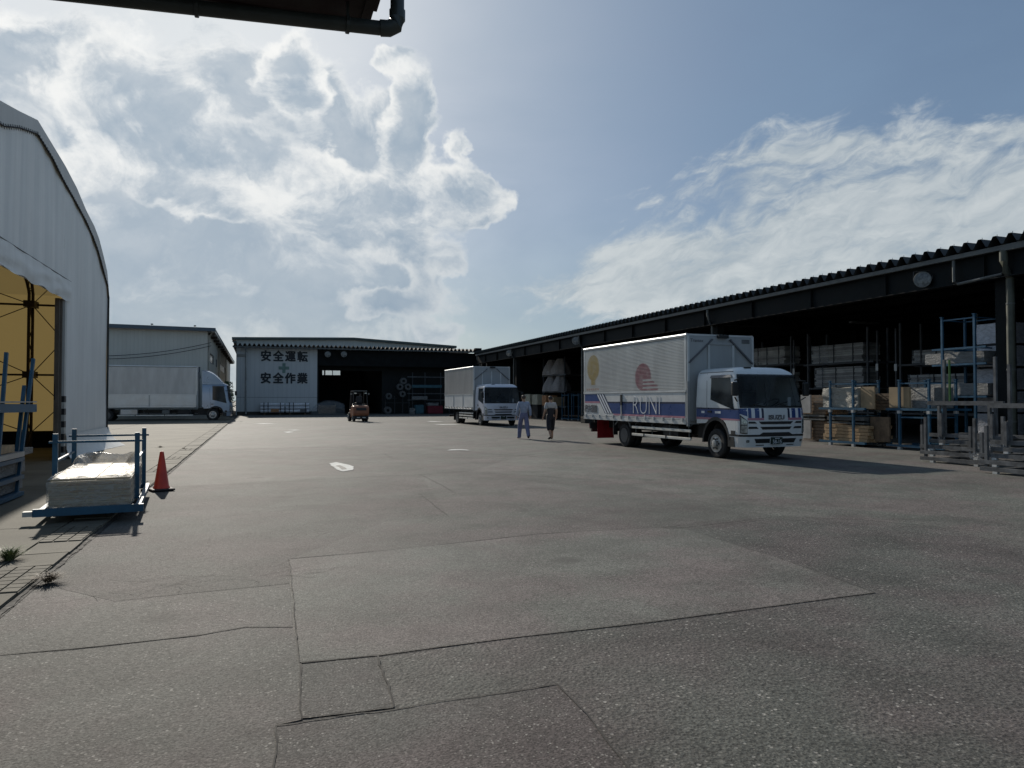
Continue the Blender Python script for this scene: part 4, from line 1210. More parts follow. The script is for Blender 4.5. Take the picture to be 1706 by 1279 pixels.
def make_cab(T, h=2.36, w=1.01, L=2.02, mk='cab_w', livery=True, plate='58-15', badge=True, deflector=False):
    cab = bpy.data.objects.new('cab', None); COL.objects.link(cab); cab.parent = T
    S_ = CabShape(w, L, h)
    ts = [-3, -2.6, -2.2, -2, -1.8, -1.6, -1.4, -1.2, -1, -.66, -.33, 0, .33, .66, 1, 1.2, 1.4, 1.6, 1.8, 2, 2.2, 2.6, 3]
    zs = [1.02, 1.15, 1.28, 1.38, 1.46, 1.62, 1.8, 1.95, h - .26, h - .16, h - .08, h - .03, h]
    S_.shell(zs, ts, None, True, lambda z0, z1, t0, t1: z0 > 1.37 and z1 < h - .15 and -1.61 < t0 < t1 < 1.61).build('cab_shell', MT[mk], cab, True)
    # lower nose ahead of the wheel arch
    S_.shell([.62, .75, .9, 1.019], ts, .62).build('nose', MT[mk], cab, True)
    S_.shell([.34, .40, .52, .615], [t * 1.0 for t in ts], .40).build('bumper', MT[mk], cab, True)
    S_.panel([(-2.2, .615), (2.2, .615), (2.2, .665), (-2.2, .665)], .004, 30, 1).build('bumper_gap', MT['trim'], cab)
    P = lambda name, c, m, off=.006, nu=10, nv=4: S_.panel(c, off, nu, nv).build(name, MT[m], cab, True)
    zt = h - .17
    for c in ([(-1.72, 1.345), (1.72, 1.345), (1.72, 1.395), (-1.72, 1.395)], [(-1.66, zt - .035), (1.66, zt - .035), (1.66, zt + .022), (-1.66, zt + .022)]):
        P('windscreen_seal', c, 'trim', .005, 28, 1)
    for s in (-1, 1): P('windscreen_seal', [(s * 1.56, 1.396), (s * 1.72, 1.396), (s * 1.66, zt - .036), (s * 1.54, zt - .036)], 'trim', .005, 4, 6)
    P('windscreen', [(-1.60, 1.385), (1.60, 1.385), (1.58, zt - .015), (-1.58, zt - .015)], 'screen', .009, 28, 6)
    yd = lerp_tab(S_.yf, 1.4) + .10
    MB().box(-w + .12, yd, 1.10, w - .12, yd + .42, 1.36).box(-w + .10, .45, .98, w - .10, L - .12, 1.021).build('dashboard', MT['grey_tx'], cab, bevel=.02)
    MB().box(-w + .09, L - .16, 1.0, w - .09, L - .06, h - .12).box(-w + .09, .55, h - .09, w - .09, L - .06, h - .06).build('cab_lining', MT['gutter'], cab)
    for x in (-.48, .48): MB().box(x - .26, L - .75, 1.02, x + .26, L - .28, 1.16).box(x - .25, L - .40, 1.16, x + .25, L - .24, 1.78).box(x - .13, L - .38, 1.80, x + .13, L - .28, 1.98).build('seat', MT['seat'], cab, bevel=.03)
    MB().lathe([(.19, -.014), (.215, 0), (.19, .014)], 22, 'Z', (0, 0, 0), closed=True).xf(Matrix.Translation((.38, yd + .48, 1.47)) @ Matrix.Rotation(R(-32), 4, 'X')).build('steering_wheel', MT['black'], cab, True)
    MB().box(-.60, yd + .10, 1.362, -.22, yd + .34, 1.372).build('paper', MT['cap_w'], cab)
    MB().lathe([(.11, 0), (.115, .03), (.09, .09), (.03, .12), (.001, .122)], 16, 'Z', (-.25, yd + .2, 1.374)).build('cap', MT['gutter'], cab, True)
    MB().box(.70, yd + .22, 1.37, .80, yd + .25, 1.62).build('cloth', MT['stripe_w'], cab)
    for s in (-1, 1):
        t0, t1 = S_.tside(.42, 1.4), S_.tside(1.40, 1.7)
        tq0, tq1 = S_.tside(.62, zt), S_.tside(1.40, zt)
        P('door_window', [(s * t0, 1.30), (s * t1, 1.56), (s * tq1, zt - .06), (s * tq0, zt - .06)], 'glass', .006, 10, 5)
        P('window_visor', [(s * (tq0 - .06), zt - .055), (s * (tq1 + .02), zt - .055), (s * (tq1 + .0), zt + .01), (s * (tq0 - .02), zt + .01)], 'grey_tx', .03, 10, 2)
        td0, td1 = S_.tside(.34, 1.2), S_.tside(1.52, 1.2)
        for a, b, z0, z1 in ((td1, td1 + .008, 1.03, zt + .08),):
            P('door_gap', [(s * a, z0), (s * b, z0), (s * b, z1), (s * a, z1)], 'trim', .002, 1, 6)
        P('door_handle', [(s * S_.tside(1.32, 1.2), 1.21), (s * S_.tside(1.48, 1.2), 1.21), (s * S_.tside(1.48, 1.2), 1.26), (s * S_.tside(1.32, 1.2), 1.26)], 'trim', .028, 2, 1)
        # headlamp: dark bowl with two bright cells
        P('headlamp_bezel', [(s * 1.14, .68), (s * 1.80, .70), (s * 1.78, 1.17), (s * 1.16, 1.03)], 'trim', .006, 8, 4)
        hl = P('headlamp', [(s * 1.18, .70), (s * 1.72, .72), (s * 1.70, .90), (s * 1.18, .90)], 'lens', .016, 8, 3)
        P('headlamp', [(s * 1.20, .92), (s * 1.72, .92), (s * 1.70, 1.12), (s * 1.22, 1.02)], 'lens', .014, 8, 3)
        P('fog_lamp', [(s * .98, .47), (s * 1.22, .47), (s * 1.22, .53), (s * .98, .53)], 'trim', .008, 4, 2)
        P('fog_lamp_lens', [(s * 1.04, .485), (s * 1.16, .485), (s * 1.16, .515), (s * 1.04, .515)], 'lens', .014, 3, 1)
        ti0, ti1 = S_.tside(.36, .75), S_.tside(.52, .75)
        P('side_marker', [(s * (ti0 - .0), .66), (s * ti1, .66), (s * ti1, .76), (s * ti0, .76)], 'trim', .012, 3, 2)
        # mirror on its arm
        mx = w + .10
        m = MB().cbox((s * (mx + .03), .20, 1.83), (.17, .10, .36)).build('mirror', MT['trim'], cab, bevel=.03)
        MB().bar((s * (w - .08), .34, 2.08), (s * (mx + .03), .20, 2.05), .03).bar((s * (w - .03), .30, 1.5), (s * (mx + .03), .20, 1.62), .025).build('mirror_arm', MT['trim'], m)
        # wheel-arch lip in the cab side, front quarter
        arc = []; cy, rz = 1.16, .50
        rows = []
        for i in range(13):
            a = math.radians(12 + 168 * i / 12)
            y0, z0 = cy - math.cos(a) * rz * 1.06, .40 + math.sin(a) * rz * 1.22
            y1, z1 = cy - math.cos(a) * (rz + .05) * 1.08, .40 + math.sin(a) * (rz + .065) * 1.24
            rows.append([(s * (w + .006), y0, z0), (s * (w + .006), y1, z1), (s * (w - .25), y1, z1), (s * (w - .25), y0, z0)])
        mb = MB(); mb.grid([r + [r[0]] for r in rows]); mb.build('wheel_arch', MT['trim'], cab, True)
        # white skirt between nose and arch
        zz = [(.62, .34), (.62, .62), (.66, .80), (.74, .94), (.86, 1.03), (.34, 1.03), (.34, .34)]
        MB().prism([(y, max(.60, z)) for y, z in zz[:-1]] + [(.34, .60)], 'X', s * (w - .03), s * (w + .001)).build('front_skirt', MT[mk], cab)
        MB().prism([(1.50, .98), (1.60, .92), (2.0, .90), (2.0, 1.03), (1.50, 1.03)], 'X', s * (w - .03), s * (w + .001)).build('rear_skirt', MT[mk], cab)
        MB().box(s * (w - .30) if s > 0 else -w + .0, .40, .34, w - .0 if s > 0 else -(w - .30), .66, .60).build('cab_step', MT['trim'], cab)
        if livery:
            tf = 1.82; tr = 2.995
            P('livery_band', [(s * tf, 1.055), (s * tr, 1.085), (s * tr, 1.305), (s * tf, 1.285)], 'blue', .003, 14, 2)
            P('livery_band', [(s * tf, 1.286), (s * tr, 1.306), (s * tr, 1.345), (s * tf, 1.325)], 'navy', .003, 14, 1)
            P('livery_band', [(s * tf, .985 if False else 1.021), (s * tr, 1.021), (s * tr, 1.084), (s * tf, 1.054)], 'pink', .003, 14, 1)
            for (ya, yb_) in ((1.64, 1.78), (.94, 1.18)):
                a, b = S_.tside(ya, 1.2), S_.tside(yb_, 1.2)
                P('lettered_plate', [(s * a, 1.19), (s * b, 1.19), (s * b, 1.25), (s * a, 1.25)], 'stripe_w', .007, 3, 1)
    if livery:
        for s in (-1, 1):
            for k, (a, b, m) in enumerate(((.46, .54, 'navy'), (.54, .62, 'stripe_w'), (.62, .78, 'navy'), (.78, .90, 'stripe_w'), (.90, 1.04, 'navy'), (1.04, 1.12, 'stripe_w'))):
                P('livery_bar', [(s * a, 1.09), (s * b, 1.09), (s * b, 1.335), (s * a, 1.335)], m if m != 'navy' or k == 0 else 'blue', .003, 2, 3)
            P('livery_bar', [(s * .46, 1.03), (s * 1.12, 1.03), (s * 1.12, 1.089), (s * .46, 1.089)], 'pink', .003, 6, 1)
            P('livery_bar', [(s * 1.13, 1.13), (s * 1.81, 1.20), (s * 1.81, 1.325), (s * 1.13, 1.335)], 'blue', .003, 6, 2)
    # grille slots, air intake and the slots beside the number plate
    P('grille_slot', [(-.56, .93), (.56, .93), (.66, 1.0), (-.66, 1.0)], 'trim', .006, 8, 2)
    P('grille_slot', [(-.52, .795), (.52, .795), (.60, .865), (-.60, .865)], 'trim', .006, 8, 2)
    for s in (-1, 1):
        P('grille_slot', [(s * .72, .95), (s * 1.03, .95), (s * 1.05, 1.0), (s * .80, 1.0)], 'trim', .006, 3, 1)
        P('grille_slot', [(s * .66, .815), (s * 1.03, .815), (s * 1.03, .87), (s * .74, .87)], 'trim', .006, 3, 1)
        P('bumper_vent', [(s * .24, .45), (s * .74, .45), (s * .80, .56), (s * .24, .56)], 'trim', .005, 4, 2)
        P('bumper_vent', [(s * .44, .385), (s * .74, .385), (s * .74, .405), (s * .44, .405)], 'trim', .004, 3, 1)
    P('lower_grille', [(-.62, .665), (.62, .665), (.50, .72), (-.50, .72)], 'trim', .006, 8, 1)
    np = MB().box(-.17, -.022, .42, .17, .03, .595).build('number_plate', MT['plate_dk'], cab)
    if plate:
        text_mesh(plate, .135, MT['stripe_w'], 'plate_number', np, face_mat((-.005, -.026, .478), '-Y'), .001, .0, sx=.92)
        for k in range(4): MB().box(-.07 + k * .037, -.027, .556, -.045 + k * .037, -.023, .580).build('plate_mark', MT['stripe_w'], np)
    if badge:
        text_mesh('ISUZU', .16, MT['grey_tx'], 'badge', cab, face_mat((0, lerp_tab(S_.yf, 1.08) - .012, 1.10), '-Y'), .006, .004, sx=1.15)
    # wipers
    for x in (-.35, .42):
        y0 = lerp_tab(S_.yf, 1.4) - .03
        MB().bar((x + .1, y0 + .02, 1.37), (x - .32, y0 + .04, 1.44), .022).bar((x - .42, y0 + .03, 1.40), (x + .02, y0 + .07, 1.50), .018).build('wiper', MT['trim'], cab)
    MB().box(-.55, lerp_tab(S_.yf, h) + .05, h + .01, -.35, lerp_tab(S_.yf, h) + .1, h + .05).build('marker_lamp', MT['trim'], cab)
    if deflector:
        rows = []
        for i in range(15):
            u = i / 14; prof = []
            y = .62 + (L - .62 + .02) * u; z = h + .02 + 1.02 * (1 - (1 - u) ** 2.2) ; ww = w - .12 + .03 * u
            for j in range(9):
                a = -1 + 2 * j / 8; prof.append((ww * (abs(a) ** .75) * (1 if a > 0 else -1), y, z - .10 * abs(a) ** 3 ))
            rows.append([(-ww, y, h - .06)] + prof + [(ww, y, h - .06)])
        mb = MB().grid(rows); mb.f.append(tuple(14 * 11 + k for k in range(11)))
        mb.build('wind_deflector', MT[mk], cab, True)
    return cab, S_


def make_chassis(T, y0, y1, wb_rear, w=1.0, tank_side=1):
    ch = MB().box(-.42, y0, .55, -.33, y1, .82).box(.33, y0, .55, .42, y1, .82).box(-.33, y1 - .1, .58, .33, y1, .8).box(-.33, y0 + 2, .58, .33, y0 + 2.1, .8).build('chassis', MT['chassis'], T)
    MB().box(-.05, y0 + 1, .42, .05, wb_rear, .5).cbox((0, wb_rear, .40), (1.5, .16, .18)).cbox((0, 1.16, .36), (1.6, .12, .12)).build('axle', MT['chassis'], ch)
    MB().box(-.98, 2.95, .40, -.50, 3.75, .80).build('battery_box', MT['chassis'], ch, bevel=.02)
    MB().box(.50, 2.75, .38, .98, 4.0, .80).build('fuel_tank', MT['gutter'], ch, bevel=.05)
    MB().box(-.7, 1.0, .48, .7, 2.4, .95).build('engine', MT['chassis'], ch)
    MB().box(-.95, y1 - .15, .40, .95, y1 - .05, .52).build('rear_bumper', MT['chassis'], ch)
    return ch


def side_guard(T, x, y0, y1, s, zs=(.68, .45), n=4):
    g = MB()
    for z in zs: g.box(min(x, x + s * .04), y0, z - .04, max(x, x + s * .04), y1, z + .04)
    o = g.build('side_guard', MT['rail_w'], T, bevel=.012)
    for k in range(n):
        y = y0 + .15 + (y1 - y0 - .3) * k / (n - 1)
        MB().tube([(x - s * .18, y + .05, .86), (x - s * .05, y + .06, .78), (x - s * .03, y, .66), (x - s * .03, y, .40)], .022, 6).build('guard_bracket', MT['gutter'], o, True)
    for k in range(1, 3): MB().cbox((x + s * .02, y0 + (y1 - y0) * k / 2.6, zs[-1]), (.06, .05, .10)).build('guard_clamp', MT['trim'], o)
    return o


def make_body(T, y0, y1, x, zb, zt, kind):
    """Wing box body; y0 front, x half width. kind: lettered, plain or panel."""
    bd = bpy.data.objects.new('cargo_box', None); COL.objects.link(bd); bd.parent = T
    zm = zb + .91 if kind == 'lettered' else zb + .90      # top of the drop side
    zc = zm + .07
    MB().box(-x + .03, y0 + .03, zb + .14, x - .03, y1 - .03, zt - .03).build('box_shell', MT['alu_d'], bd)
    MB().box(-x, y0 + .04, zb, x, y1, zb + .12).build('floor_frame', MT['alu'], bd)
    # roof and its rounded edge rails
    MB().box(-x + .02, y0, zt - .05, x - .02, y1, zt).build('box_roof', MT['alu'], bd)
    for s in (-1, 1):
        MB().tube([(s * (x - .03), y0, zt - .045), (s * (x - .03), y1, zt - .045)], .055, 10).build('roof_rail', MT['alu'], bd, True)
        for y in (y0 + .02, y1 - .10): MB().box(min(s * x, s * (x - .09)), y, zc, max(s * x, s * (x - .09)) + .0, y + .08, zt - .05).build('corner_rail', MT['alu'], bd)
        # ribbed upper panel
        n = int((zt - .12 - zc) / (.042 if kind != 'panel' else .06)); pts = []
        ph = (zt - .12 - zc) / n
        for k in range(n):
            z = zc + k * ph
            pts += [(s * (x - .026), z), (s * (x - .026), z + ph * .22), (s * (x + .0), z + ph * .46), (s * (x + .0), z + ph * .80)]
        pts.append((s * (x - .026), zc + n * ph))
        mb = MB().grid([[(q[0], y0 + .10, q[1]) for q in pts], [(q[0], y1 - .10, q[1]) for q in pts]])
        m = MT['corr_emblem'] if (kind == 'lettered') else MT['corr_plain' if kind == 'plain' else 'corr_old']
        mb.build('ribbed_panel', m, bd)
        MB().box(min(s * (x - .02), s * (x + .012)), y0 + .02, zm, max(s * (x - .02), s * (x + .012)), y1 - .02, zc - .005).build('hinge_rail', MT['alu'], bd)
        # drop side
        zg0 = zb + .13
        gate = MB().box(min(s * (x - .03), s * (x - .004)), y0 + .06, zg0, max(s * (x - .03), s * (x - .004)), y1 - .04, zm - .006).build('drop_side', MT['gate_w' if kind != 'panel' else 'alu'], bd)
        for q in (.33, .66) if kind != 'lettered' else (.57,):
            y = y0 + (y1 - y0) * q
            MB().box(min(s * (x - .004), s * (x + .016)), y - .035, zg0 - .06, max(s * (x - .004), s * (x + .016)), y + .035, zm - .01).build('gate_post', MT['alu_d'], gate)
        for k in range(13):
            y = y0 + .2 + (y1 - y0 - .4) * k / 12
            MB().box(min(s * (x - .004), s * (x + .03)), y - .03, zg0 - .05, max(s * (x - .004), s * (x + .03)), y + .03, zg0 + .05).build('gate_hinge', MT['alu'], gate)
        if kind == 'plain':
            pts_ = [(s * (x + .02), y0 + .1 + (y1 - y0 - .2) * k / 60, zg0 + .02 - .10 * abs(math.sin(k * math.pi / 6))) for k in range(61)]
            MB().tube(pts_, .012, 4).build('tie_rope', MT['cap_w'], gate)
            MB().box(min(s * (x - .004), s * (x + .010)), y0 + .1, zg0 - .05, max(s * (x - .004), s * (x + .010)), y1 - .1, zg0 + .0).build('rope_rail', MT['gutter'], gate)
        if kind == 'panel':
            for z in (zg0 + .22, zg0 + .46): MB().box(min(s * (x - .004), s * (x + .012)), y0 + .08, z, max(s * (x - .004), s * (x + .012)), y1 - .06, z + .03).build('gate_rib', MT['alu'], gate)
            for q in (.9,): MB().box(min(s * (x - .004), s * (x + .02)), y1 - .9, zg0, max(s * (x - .004), s * (x + .02)), y1 - .75, zm - .01).build('gate_latch', MT['trim'], gate)
        if kind == 'lettered':
            xs = lambda d: (min(s * (x - .006), s * (x - .004 + d)), max(s * (x - .006), s * (x - .004 + d)))
            a, b = xs(.003); yq = y0 + 4.62
            def band(poly, m, d=.003, nm='livery_band'):
                a, b = xs(d); MB().prism(poly, 'X', a, b).build(nm, MT[m], gate)
            # front two thirds: deep blue over pink, running down in a slant at its rear end
            band([(y0 + .08, zb + .23), (y0 + .08, zb + .575), (yq - .02, zb + .575), (yq - .02 - .36, zb + .23)], 'blue')
            band([(y0 + .08, zb + .576), (y0 + .08, zb + .63), (yq + .04, zb + .63), (yq - .02, zb + .576)], 'navy')
            band([(y0 + .08, zb + .17), (y0 + .08, zb + .229), (yq - .38, zb + .229), (yq - .44, zb + .17)], 'pink')
            # rear third: bands set higher
            band([(yq + .56, zb + .64), (yq + .74, zb + .89), (y1 - .1, zb + .89), (y1 - .1, zb + .64)], 'blue')
            band([(yq + .50, zb + .575), (yq + .555, zb + .639), (y1 - .1, zb + .639), (y1 - .1, zb + .575)], 'pink')
            # three white slanting stripes on dark ground
            q0 = yq - .36
            band([(q0, zb + .23), (q0 + .56, zb + .23), (q0 + 1.20, zm - .01), (q0 + .62, zm - .01)], 'navy', .005, 'livery_stripe_ground')
            for k in range(3):
                q = q0 + .05 + .18 * k
                band([(q, zb + .235), (q + .10, zb + .235), (q + .74, zm - .015), (q + .64, zm - .015)], 'stripe_w', .008, 'livery_stripe')
            if s < 0:
                text_mesh('RUNI', .86, MT['stripe_w'], 'lettering', gate, face_mat((-(x + .006), y0 + 2.14, zb + .50), '-X'), .003, -.022, sx=.84)
                text_mesh('Runi', .16, MT['stripe_w'], 'lettering', gate, face_mat((-(x + .006), y0 + 2.14, zb + .165), '-X'), .002, .0, shear=.3)
                text_mesh('櫻井運輸', .30, MT['grey_tx'], 'lettering', gate, face_mat((-(x + .006), y1 - .58, zb + .36), '-X'), .003, .006, sx=.8)
            yl = y0 + 3.66
            MB().box(min(s * x, s * (x + .03)), yl - .05, zb + .52, max(s * x, s * (x + .03)), yl + .05, zb + .86).build('gate_latch', MT['trim'], gate)
            MB().box(min(s * x, s * (x + .022)), yl - .02, zb + .33, max(s * x, s * (x + .022)), yl + .02, zb + .52).build('gate_latch', MT['alu_d'], gate)
        # front upright stake
        MB().box(min(s * (x - .06), s * (x + .006)), y0 - .055, zb - .05, max(s * (x - .06), s * (x + .006)), y0 - .003, zm + .30).build('front_stake', MT['alu_d'], bd)
    # front bulkhead: recessed field, two or three ribs, slanting braces from the lifting gear
    zf = zb + .1
    MB().box(-x + .02, y0 - .012, zf, x - .02, y0 + .029, zt - .06).build('bulkhead', MT['alu_d'], bd)
    ribs = (-.42, .42) if kind == 'lettered' else (-.62, -.02, .58)
    for rx in ribs: MB().box(rx - .035, y0 - .05, zf, rx + .035, y0 - .013, zt - .30).build('bulkhead_rib', MT['alu'], bd)
    for s in (-1, 1):
        MB().prism([(s * .40, zt - .10), (s * (x - .05), zt - .10), (s * (x - .05), zt - .78), (s * .40, zt - .26)], 'Y', y0 - .035, y0 - .013).build('corner_plate', MT['alu_d'], bd)
        MB().bar((s * .30, y0 - .055, zt - .14), (s * (x - .06), y0 - .055, zt - .82), .04, .05, (0, 1, 0)).build('lift_brace', MT['grey_tx'], bd)
        MB().box(s * (x - .04) - .035, y0 - .045, zf, s * (x - .04) + .035, y0 - .013, zt - .05).build('bulkhead_post', MT['alu'], bd)
    MB().box(-.40, y0 - .04, zt - .29, .40, y0 - .013, zt - .22).build('bulkhead_rail', MT['alu_d'], bd)
    MB().cbox((0.05, y0 - .06, zt - .06), (.34, .10, .09)).build('lift_motor', MT['trim'], bd)
    if kind == 'lettered':
        text_mesh('Trantex', .135, MT['grey_tx'], 'lettering', bd, face_mat((-.82, y0 - .038, zt - .19), '-Y'), .002, .002)
        MB().box(.72, y0 - .040, zt - .24, 1.0, y0 - .036, zt - .12).build('maker_plate', MT['gutter'], bd)
        for k in range(3): MB().box(.745 + k * .085, y0 - .043, zt - .21, .805 + k * .085, y0 - .0405, zt - .15).build('plate_mark', MT['grey_tx'], bd)
    MB().tube([(x - .01, y0 - .02, zt - .75), (x + .05, y0 - .03, zt - .8), (x + .05, y0 - .03, zb + 1.0)], .012, 5).build('air_hose', MT['trim'], bd)
    return bd


MT['sheet_s'] = film('stretch_wrap', (.55, .53, .49), .40)
MT['corr_emblem'] = corrugated_print('ribbed_print', (.72, .715, .69), True)
MT['corr_plain'] = corrugated_print('ribbed_plain', (.52, .52, .51))
MT['corr_old'] = corrugated_print('ribbed_old', (.60, .61, .61))

# white lorry with printed aluminium box, nearest
TR = thing('box_lorry', 'white box lorry with printed ribbed sides and blue stripes, parked nearest by the open shed', 'lorry', (12.55, 14.86, 0), R(1.0))
cab, _ = make_cab(TR)
ch = make_chassis(TR, .3, 8.6, 5.96)
for s in (-1, 1):
    wheel(TR, (s * .90, 1.16, .39), .39, .22, s, False, True); wheel(TR, (s * .93, 5.98, .39), .39, .22, s, True, False)
    side_guard(TR, s * 1.08, 2.15, 5.35, s)
    MB().box(s * 1.03 - .10, 6.52, .38, s * 1.03 + .06, 6.56, .86).build('mud_guard', MT['trim'], TR)
    MB().bar((s * 1.08, 6.28, .86), (s * 1.08, 6.52, .70), .035).build('mud_guard_stay', MT['gutter'], TR)
    MB().bar((s * 1.08, 5.62, .86), (s * 1.08, 5.46, .66), .035).build('mud_guard_stay', MT['gutter'], TR)
    MB().box(s * .55 - .33, 8.15, .18, s * .55 + .33, 8.18, .86).build('mud_flap', MT['mud_red'], TR)
MB().box(-1.1, 8.30, .52, 1.1, 8.36, .74).build('tail_lamp_bar', MT['chassis'], TR)
for s in (-1, 1): MB().box(s * 1.0 - .10, 8.36, .56, s * 1.0 + .10, 8.38, .70).build('tail_lamp', MT['mud_red'], TR)
make_body(TR, 2.28, 8.72, 1.15, .86, 3.42, 'lettered')
# things lying on its dashboard are seen through the screen as pale shapes
# plain white lorry behind
TP = thing('box_lorry', 'plain white box lorry with grey ribbed sides, parked further back left of the walkers', 'lorry', (13.75, 39.75, 0), R(1.5))
make_cab(TP, 2.45, 1.13, 1.95, 'cab_lav', False, '18-27', True)
for o in [c for c in TP.children_recursive if c.name.startswith('plate_number')]: bpy.data.objects.remove(o)
make_chassis(TP, .3, 8.3, 5.6)
for s in (-1, 1):
    wheel(TP, (s * .97, 1.16, .39), .39, .22, s, False, True); wheel(TP, (s * .98, 5.9, .39), .39, .22, s, True, False)
    side_guard(TP, s * 1.12, 2.3, 5.2, s, (.72, .56, .40))
    MB().box(s * .75 - .3, 6.75, .2, s * .75 + .3, 6.78, .86).build('mud_flap', MT['chassis'], TP)
make_body(TP, 2.1, 8.5, 1.20, .95, 3.62, 'plain')
# silver-blue lorry parked side-on at the left
TL = thing('box_lorry', 'long silver-blue cab lorry with roof wind deflector, parked side-on behind the tent', 'lorry', (-1.75, 58.9, 0), R(90))
make_cab(TL, 2.78, 1.16, 2.10, 'cab_blue', False, None, False, True)
make_chassis(TL, .3, 11.6, 8.3)
for s in (-1, 1):
    wheel(TL, (s * .98, 1.36, .44), .44, .24, s, False, True); wheel(TL, (s * .98, 8.4, .44), .44, .24, s, True, False)
    side_guard(TL, s * 1.14, 2.7, 7.7, s, (.42,), 4)
MB().box(-1.16, 6.4, .48, -.7, 7.5, .86).build('tool_box', MT['plate'], TL, bevel=.02)
MB().box(-1.16, 4.3, .5, -.7, 4.8, .8).build('tool_box', MT['gutter'], TL, bevel=.02)
make_body(TL, 2.45, 12.1, 1.22, 1.0, 4.05, 'panel')
MB().bar((-1.18, -.15, 2.2), (-1.18, .5, 2.25), .04).cbox((-1.25, -.25, 2.05), (.14, .16, .34)).build('crane_mirror', MT['trim'], TL)


# ------------------------------------------------------------------ forklift
def make_forklift():
    F = thing('forklift', 'orange forklift seen from behind, driving toward the dark bay', 'forklift', (6.95, 50.9, 0), R(3))
    # rear faces -Y; counterweight first
    prof = [(-.02, .42), (-.06, .62), (-.05, .95), (.06, 1.12), (.30, 1.16), (.95, 1.12), (.95, .42)]
    MB().prism(prof, 'X', -.56, .56).build('counterweight', MT['orange'], F, bevel=.06)
    MB().box(-.36, -.085, .80, .36, -.02, 1.0).build('counterweight_grille', MT['black'], F, bevel=.02)
    MB().box(-.50, .0, .18, .50, .9, .418).build('lower_body', MT['chassis'], F, bevel=.04)
    MB().box(-.5, .95, .3, .5, 1.9, .85).build('body', MT['orange'], F, bevel=.04)
    MB().box(-.42, .45, 1.15, .42, 1.35, 1.25).build('engine_hood', MT['black'], F, bevel=.03)
    for s in (-1, 1):
        wheel(F, (s * .44, .38, .24), .24, .18, s, False, True); wheel(F, (s * .50, 1.75, .32), .32, .22, s, False, True)
        MB().bar((s * .50, .28, 1.14), (s * .46, .42, 2.18), .06, .06).bar((s * .50, 1.65, .85), (s * .46, 1.45, 2.18), .06, .06).bar((s * .46, .42, 2.17), (s * .46, 1.45, 2.17), .05, .05).build('guard_post', MT['chassis'], F)
        MB().cbox((s * .62, .45, 1.98), (.10, .06, .14)).build('mirror', MT['lamp_gl'], F)
        MB().cbox((s * .36, .30, 2.02), (.16, .08, .08)).build('rear_lamp', MT['lens'], F)
        MB().cbox((s * .2, -.035, .30), (.22, .02, .07)).build('reflector', MT['cap_w'], F)
    for k in range(6): MB().box(-.48, .42 + k * .2, 2.19, .48, .46 + k * .2, 2.225).build('guard_bar', MT['gutter'], F)
    MB().box(-.5, .38, 2.16, .5, .43, 2.225).build('guard_rail', MT['gutter'], F)
    MB().box(-.24, .80, 1.25, .24, 1.25, 1.38).box(-.22, .74, 1.32, .22, .84, 1.82).build('seat', MT['seat'], F, bevel=.05)
    mast = MB()
    for s in (-1, 1): mast.box(s * .34 - .05, 2.0, .15, s * .34 + .05, 2.12, 2.05)
    for z in (.3, 1.1, 2.0): mast.box(-.34, 2.0, z, .34, 2.1, z + .08)
    mast.build('mast', MT['chassis'], F)
    for s in (-1, 1): MB().box(s * .28 - .05, 2.12, .10, s * .28 + .05, 3.2, .14).build('fork', MT['chassis'], F)
    MB().lathe([(.16, -.012), (.18, 0), (.16, .012)], 18, 'Y', (0, 1.5, 1.55), closed=True).tube([(0, 1.5, 1.55), (0, 1.7, 1.2)], .02, 6).build('steering_wheel', MT['black'], F)
    return F
make_forklift()


# ------------------------------------------------------------------ people
def skin_mesh(name, pts, edges, radii, mat, parent, levels=2, root=0):
    me = bpy.data.meshes.new(name); me.from_pydata(pts, edges, []); o = bpy.data.objects.new(name, me); COL.objects.link(o)
    o.modifiers.new('skin', 'SKIN').use_smooth_shade = True
    for i, r in enumerate(radii):
        sv = me.skin_vertices[0].data[i]; sv.radius = r if isinstance(r, tuple) else (r, r); sv.use_root = (i == root)
    sb = o.modifiers.new('sub', 'SUBSURF'); sb.levels = sb.render_levels = levels
    dg = bpy.context.evaluated_depsgraph_get(); dg.update()
    nm = bpy.data.meshes.new_from_object(o.evaluated_get(dg)); nm.name = name
    bpy.data.objects.remove(o); bpy.data.meshes.remove(me)
    nm.materials.clear(); nm.materials.append(mat)
    nm.polygons.foreach_set('use_smooth', [True] * len(nm.polygons))
    r_ = bpy.data.objects.new(name, nm); COL.objects.link(r_); r_.parent = parent
    return r_


